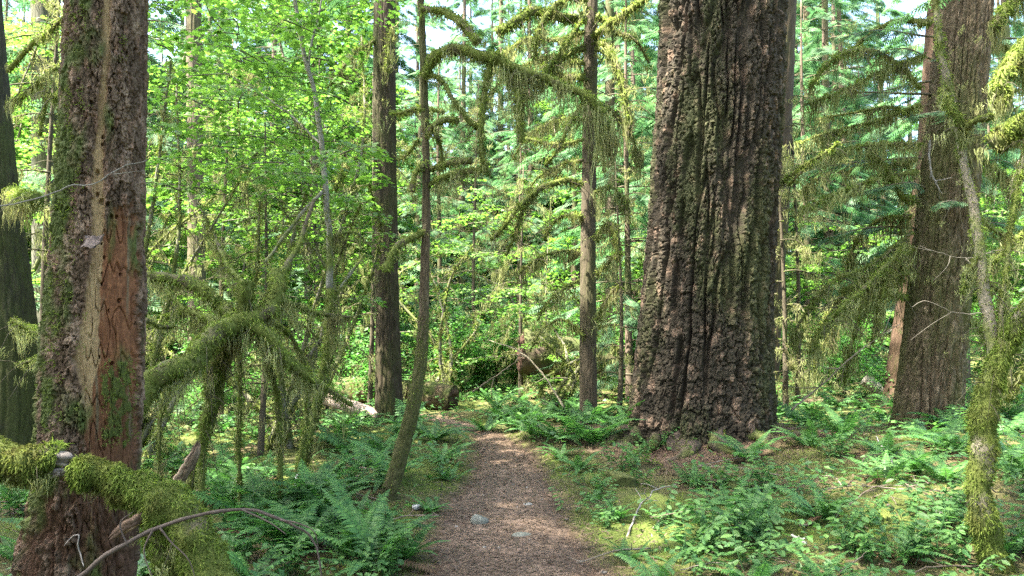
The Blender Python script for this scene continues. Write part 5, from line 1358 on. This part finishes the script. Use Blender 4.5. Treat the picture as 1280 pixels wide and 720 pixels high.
for q in range(12):
    y_ = fr.uniform(11.3, 14.2); x_ = fr.uniform(-.5, 1.0)+(y_-11.3)*.1
    fern(gp(x_, y_), fr.uniform(.6, .95), 'blue green fern in the thicket closing off the path bend', 'ferns at the path end', 10)
for q, (px_, py_, s_) in enumerate([(505, 700, .6), (478, 668, .55), (540, 640, .4), (560, 600, .45), (552, 578, .6), (725, 588, .5), (700, 572, .55), (770, 650, .35), (790, 700, .4), (745, 625, .3), (440, 700, .9), (350, 640, .9), (410, 640, .8)]):
    fern(G(px_, py_), s_, 'small fern growing right at the path edge' if q < 10 else 'full sword fern a step left of the path', 'ferns at the path edge' if q < 10 else 'full ferns left of the path', 10)
used = [tuple(G(a[0], a[1])[:2]) for a in spec_ferns]
cnt = 0; tries = 0
while cnt < 165 and tries < 6000:
    tries += 1
    y = 4.6+16*fr.uniform()**1.3; x = fr.uniform(-1, 1)*(y*.72+.3)
    off = float(path_off(np.array(x), np.array(y)))
    if off < 1.9 or near_trunk(x, y, .2): continue
    if 0 < x < 1.7 and y < 8.6: continue
    if x > 1.5 and y < 7.5 and fr.uniform() < .15: continue
    if any(math.hypot(x-a_, y-b_) < .42 for a_, b_ in used): continue
    used.append((x, y)); cnt += 1
    if x < 0 and y < 10: lb, gr_ = 'sword fern among the crowd of ferns left of the path', 'ferns left of the path'
    elif x >= 0 and y < 10: lb, gr_ = 'fern in the tangled ground right of the massive fir', 'ferns right of the massive fir'
    else: lb, gr_ = 'fern in the undergrowth beyond the near trunks', 'ferns in the far undergrowth'
    far = y > 9
    small = (x > 0 and y < 8)
    fern(gp(x, y), fr.uniform(.42, .75) if small else fr.uniform(.6, 1.0), lb, gr_, int(fr.integers(8, 12)), far)

# ------------------------------------------------------------------ leafy sprigs (evergreen herb with paired leaves)
def sprig_data(seed, H=.4, pairs=7, lean=.5):
    global rng
    keep = rng; rng = np.random.default_rng(seed)
    a = Acc(); t = np.linspace(0, 1, 8); c = np.stack([lean*H*t**1.5, .04*np.sin(t*4+seed), H*(t-.25*t*t)], -1)
    add_tube(a, c, np.linspace(.004, .0015, 8), 4, r_=.1)
    for s in (-1, 1):
        tq = np.linspace(.2, 1, pairs); pos = np.stack([np.interp(tq, t, c[:, k]) for k in range(3)], -1)
        fw = np.tile([.45, s*1., -.1], (pairs, 1))+rng.normal(size=(pairs, 3))*.2
        up = rng.normal(size=(pairs, 3))*.25+[-.25, 0, 1]
        Xa, Ya, Za = axes(fw, up)
        scatter(a, OVV, OVF, pos, Xa, Ya, Za, .085*(1.1-.35*tq)*rng.uniform(.8, 1.2, pairs), r=np.clip(rng.normal(.55, .2, pairs), 0, 1))
    rng = keep
    return a.data('sprig', M_HERB, False)
SP = [sprig_data(1), sprig_data(2, .32, 6, .8), sprig_data(3, .45, 8, .35)]
def sprigs(p, n, s, label, group=None):
    root = thing('leafy_plant', label, 'plant', p, 0, group)
    for q in range(n):
        o = link('sprig', SP[int(fr.integers(0, 3))], root); o.scale = (s*fr.uniform(.75, 1.2),)*3
        o.rotation_euler = (fr.normal()*.12, fr.normal()*.12, q*2.4+fr.normal()*.3); o.location = (fr.normal()*.05, fr.normal()*.05, -.01)
for px_, py_, n, s, lb in [(880, 690, 9, 1.0, 'leafy plant with paired oval leaves right of the path'), (920, 680, 8, 1.0, 'bright leafy plant with paired leaves before the massive fir'),
        (850, 705, 7, .9, 'leafy plant with paired leaves near the small front fern'), (905, 610, 7, .9, 'leafy plant growing over the mossy root lump'), (960, 615, 7, .9, 'leafy plant right of the mossy root lump'),
        (790, 606, 6, .8, 'leafy plant on top of the tiny mossy stump'), (775, 588, 6, .8, 'small leafy plant at the left root of the massive fir'), (1060, 690, 8, .9, 'leafy plant left of the curved mossy stem'),
        (1150, 700, 8, .9, 'leafy plant at the foot of the curved stem'), (1275, 690, 8, 1.1, 'leafy plant at the right of the curved stem'), (300, 700, 7, 1.0, 'broad leafed plant under the arching dead branch'),
        (822, 560, 6, .9, 'leafy plant climbing at the massive fir root'), (730, 605, 4, .5, 'tiny plant on the right mossy bank')]:
    sprigs(G(px_, py_), n, s, lb)
cnt = 0
while cnt < 120:
    px_, py_ = fr.uniform(0, 1280), fr.uniform(520, 722)
    p = G(px_, py_)
    if p[1] > 16: continue
    off = float(path_off(p[0], p[1]))
    if off < 1.15 or near_trunk(p[0], p[1], .05): continue
    if 0 < p[0] < 1.7 and p[1] < 8 and fr.uniform() < .5: continue
    cnt += 1
    if p[0] > 0: sprigs(p, int(fr.integers(3, 7)), fr.uniform(.55, .95), 'small leafy plant in the ground cover right of the path', 'leafy plants right of the path')
    else: sprigs(p, int(fr.integers(3, 7)), fr.uniform(.55, .95), 'small leafy plant in the ground cover left of the path', 'leafy plants left of the path')

# ------------------------------------------------------------------ ground cover (uncountable)
def field(n, d0, d1, power=1.0):
    d = d0+(d1-d0)*rng.uniform(0, 1, n)**power
    x = rng.uniform(-1, 1, n)*(d*.76+.4)
    return x, d
x, y = field(125000, 3.2, 11, 1.2)
mm = np.maximum(moss_mask(x, y), .45*ss(.8, 1.05, path_off(x, y)+.3*pn(x*3, y*3, 2))); k_ = (mm > .30+.25*rng.uniform(size=len(x))) & (path_off(x, y)+.35*pn(x*4, y*4, 5) > .85)
x, y = x[k_], y[k_]; z = g(x, y)+.032*fbm(x*5, y*5, 1, 3)*ss(1.0, 1.6, path_off(x, y))
a = Acc(); d_ = rng.normal(size=(len(x), 3))*1.1; d_[:, 2] = np.abs(d_[:, 2])+.5
blades(a, np.stack([x, y, z-.004], -1), unit(d_), rng.uniform(.008, .024, len(x))*(.6+y/12)*np.clip(1+1.2*fbm(x*5, y*5, 4, 2), .3, 2.2), .010*(.5+y/12), r=np.clip(.5+.5*fbm(x*4, y*4, 2, 2)+rng.normal(0, .15, len(x)), 0, 1))
tag(a.build('moss_carpet', M_MOSS, smooth=False, kind='stuff'), 'yellow green moss carpet on the banks beside the path', 'moss')

def flat_bits(acc, x, y, z, L, w, rr, tilt=.2):
    n = len(x); an = rng.uniform(0, 2*pi, n)
    fw = np.stack([np.cos(an), np.sin(an), rng.normal(0, tilt, n)], -1); up = rng.normal(size=(n, 3))*.25; up[:, 2] += 1
    Xa, Ya, Za = axes(fw, up)
    pos = np.stack([x, y, z], -1)
    tv = np.array([[-.5, -.5, 0], [.5, -.35, 0], [.5, .35, 0], [-.5, .5, 0]], float)
    V = pos[:, None]+tv[None, :, 0:1]*L[:, None, None]*Xa[:, None]+tv[None, :, 1:2]*w[:, None, None]*Ya[:, None]
    acc.add(V.reshape(-1, 3), np.arange(4*n).reshape(-1, 4), np.repeat(rr, 4))
n = 25000
y = 3.4+8.5*rng.uniform(0, 1, n)**1.3; x = np.interp(y, PATH_Y, PATH_X)+rng.normal(0, .46, n)*np.interp(y, PATH_Y, PATH_W)
z = g(x, y)+.026-.014*ss(.8, 1.2, path_off(x, y))
a = Acc(); flat_bits(a, x, y, z, rng.uniform(.012, .05, n), rng.uniform(.003, .010, n), np.clip(rng.normal(.42, .3, n), 0, 1), .12)
n = 9000; ang = rng.uniform(0, 6.28, n); r_ = .9+1.5*rng.uniform(0, 1, n)**1.2
x = D_POS[0]+r_*np.cos(ang); y = D_POS[1]+r_*np.sin(ang); z = g(x, y)+.012
flat_bits(a, x, y, z, rng.uniform(.02, .08, n), rng.uniform(.004, .012, n), np.clip(rng.normal(.42, .3, n), 0, 1), .3)
x, y = field(15000, 3.2, 12, 1.2); z = g(x, y)+.03
flat_bits(a, x, y, z, rng.uniform(.015, .06, len(x)), rng.uniform(.004, .012, len(x)), np.clip(rng.normal(.4, .3, len(x)), 0, 1), .3)
tag(a.build('needle_litter', M_LITTER, smooth=False, kind='stuff'), 'fallen needles, bark bits and dead leaves scattered on the ground', 'litter')

# low herbs
x, y = field(46000, 3.2, 40, 1.7)
dn = fbm(x*.6, y*.6, 60, 3)+.25*ss(9, 16, y)
k_ = (dn+rng.normal(0, .18, len(x)) > .02) & (path_off(x, y) > 1.35) & ~((x > 0) & (x < 1.7) & (y < 8.3) & (rng.uniform(size=len(x)) < .9)) & (np.hypot(x-D_POS[0], y-D_POS[1]) > 1.3)
x, y = x[k_], y[k_]; n = len(x); h = rng.uniform(.02, .22, n)*(.6+y/20)
pos = np.stack([x, y, g(x, y)+h], -1)
fw = rng.normal(size=(n, 3)); fw[:, 2] = -.15; up = rng.normal(size=(n, 3))*.3; up[:, 2] += 1
Xa, Ya, Za = axes(fw, up)
a = Acc(); scatter(a, QLV, QLF, pos, Xa, Ya, Za, rng.uniform(.035, .075, n)*(.7+y/13), r=np.clip(rng.normal(.5, .28, n), 0, 1))
tag(a.build('ground_cover', M_HERB, smooth=False, kind='stuff'), 'low green herb leaves covering the forest floor', 'ground cover')
print('TRIS', sum(sum(len(p.vertices)-2 for p in m.polygons) if len(m.polygons) < 1 else len(m.loops)-2*len(m.polygons) for m in bpy.data.meshes))
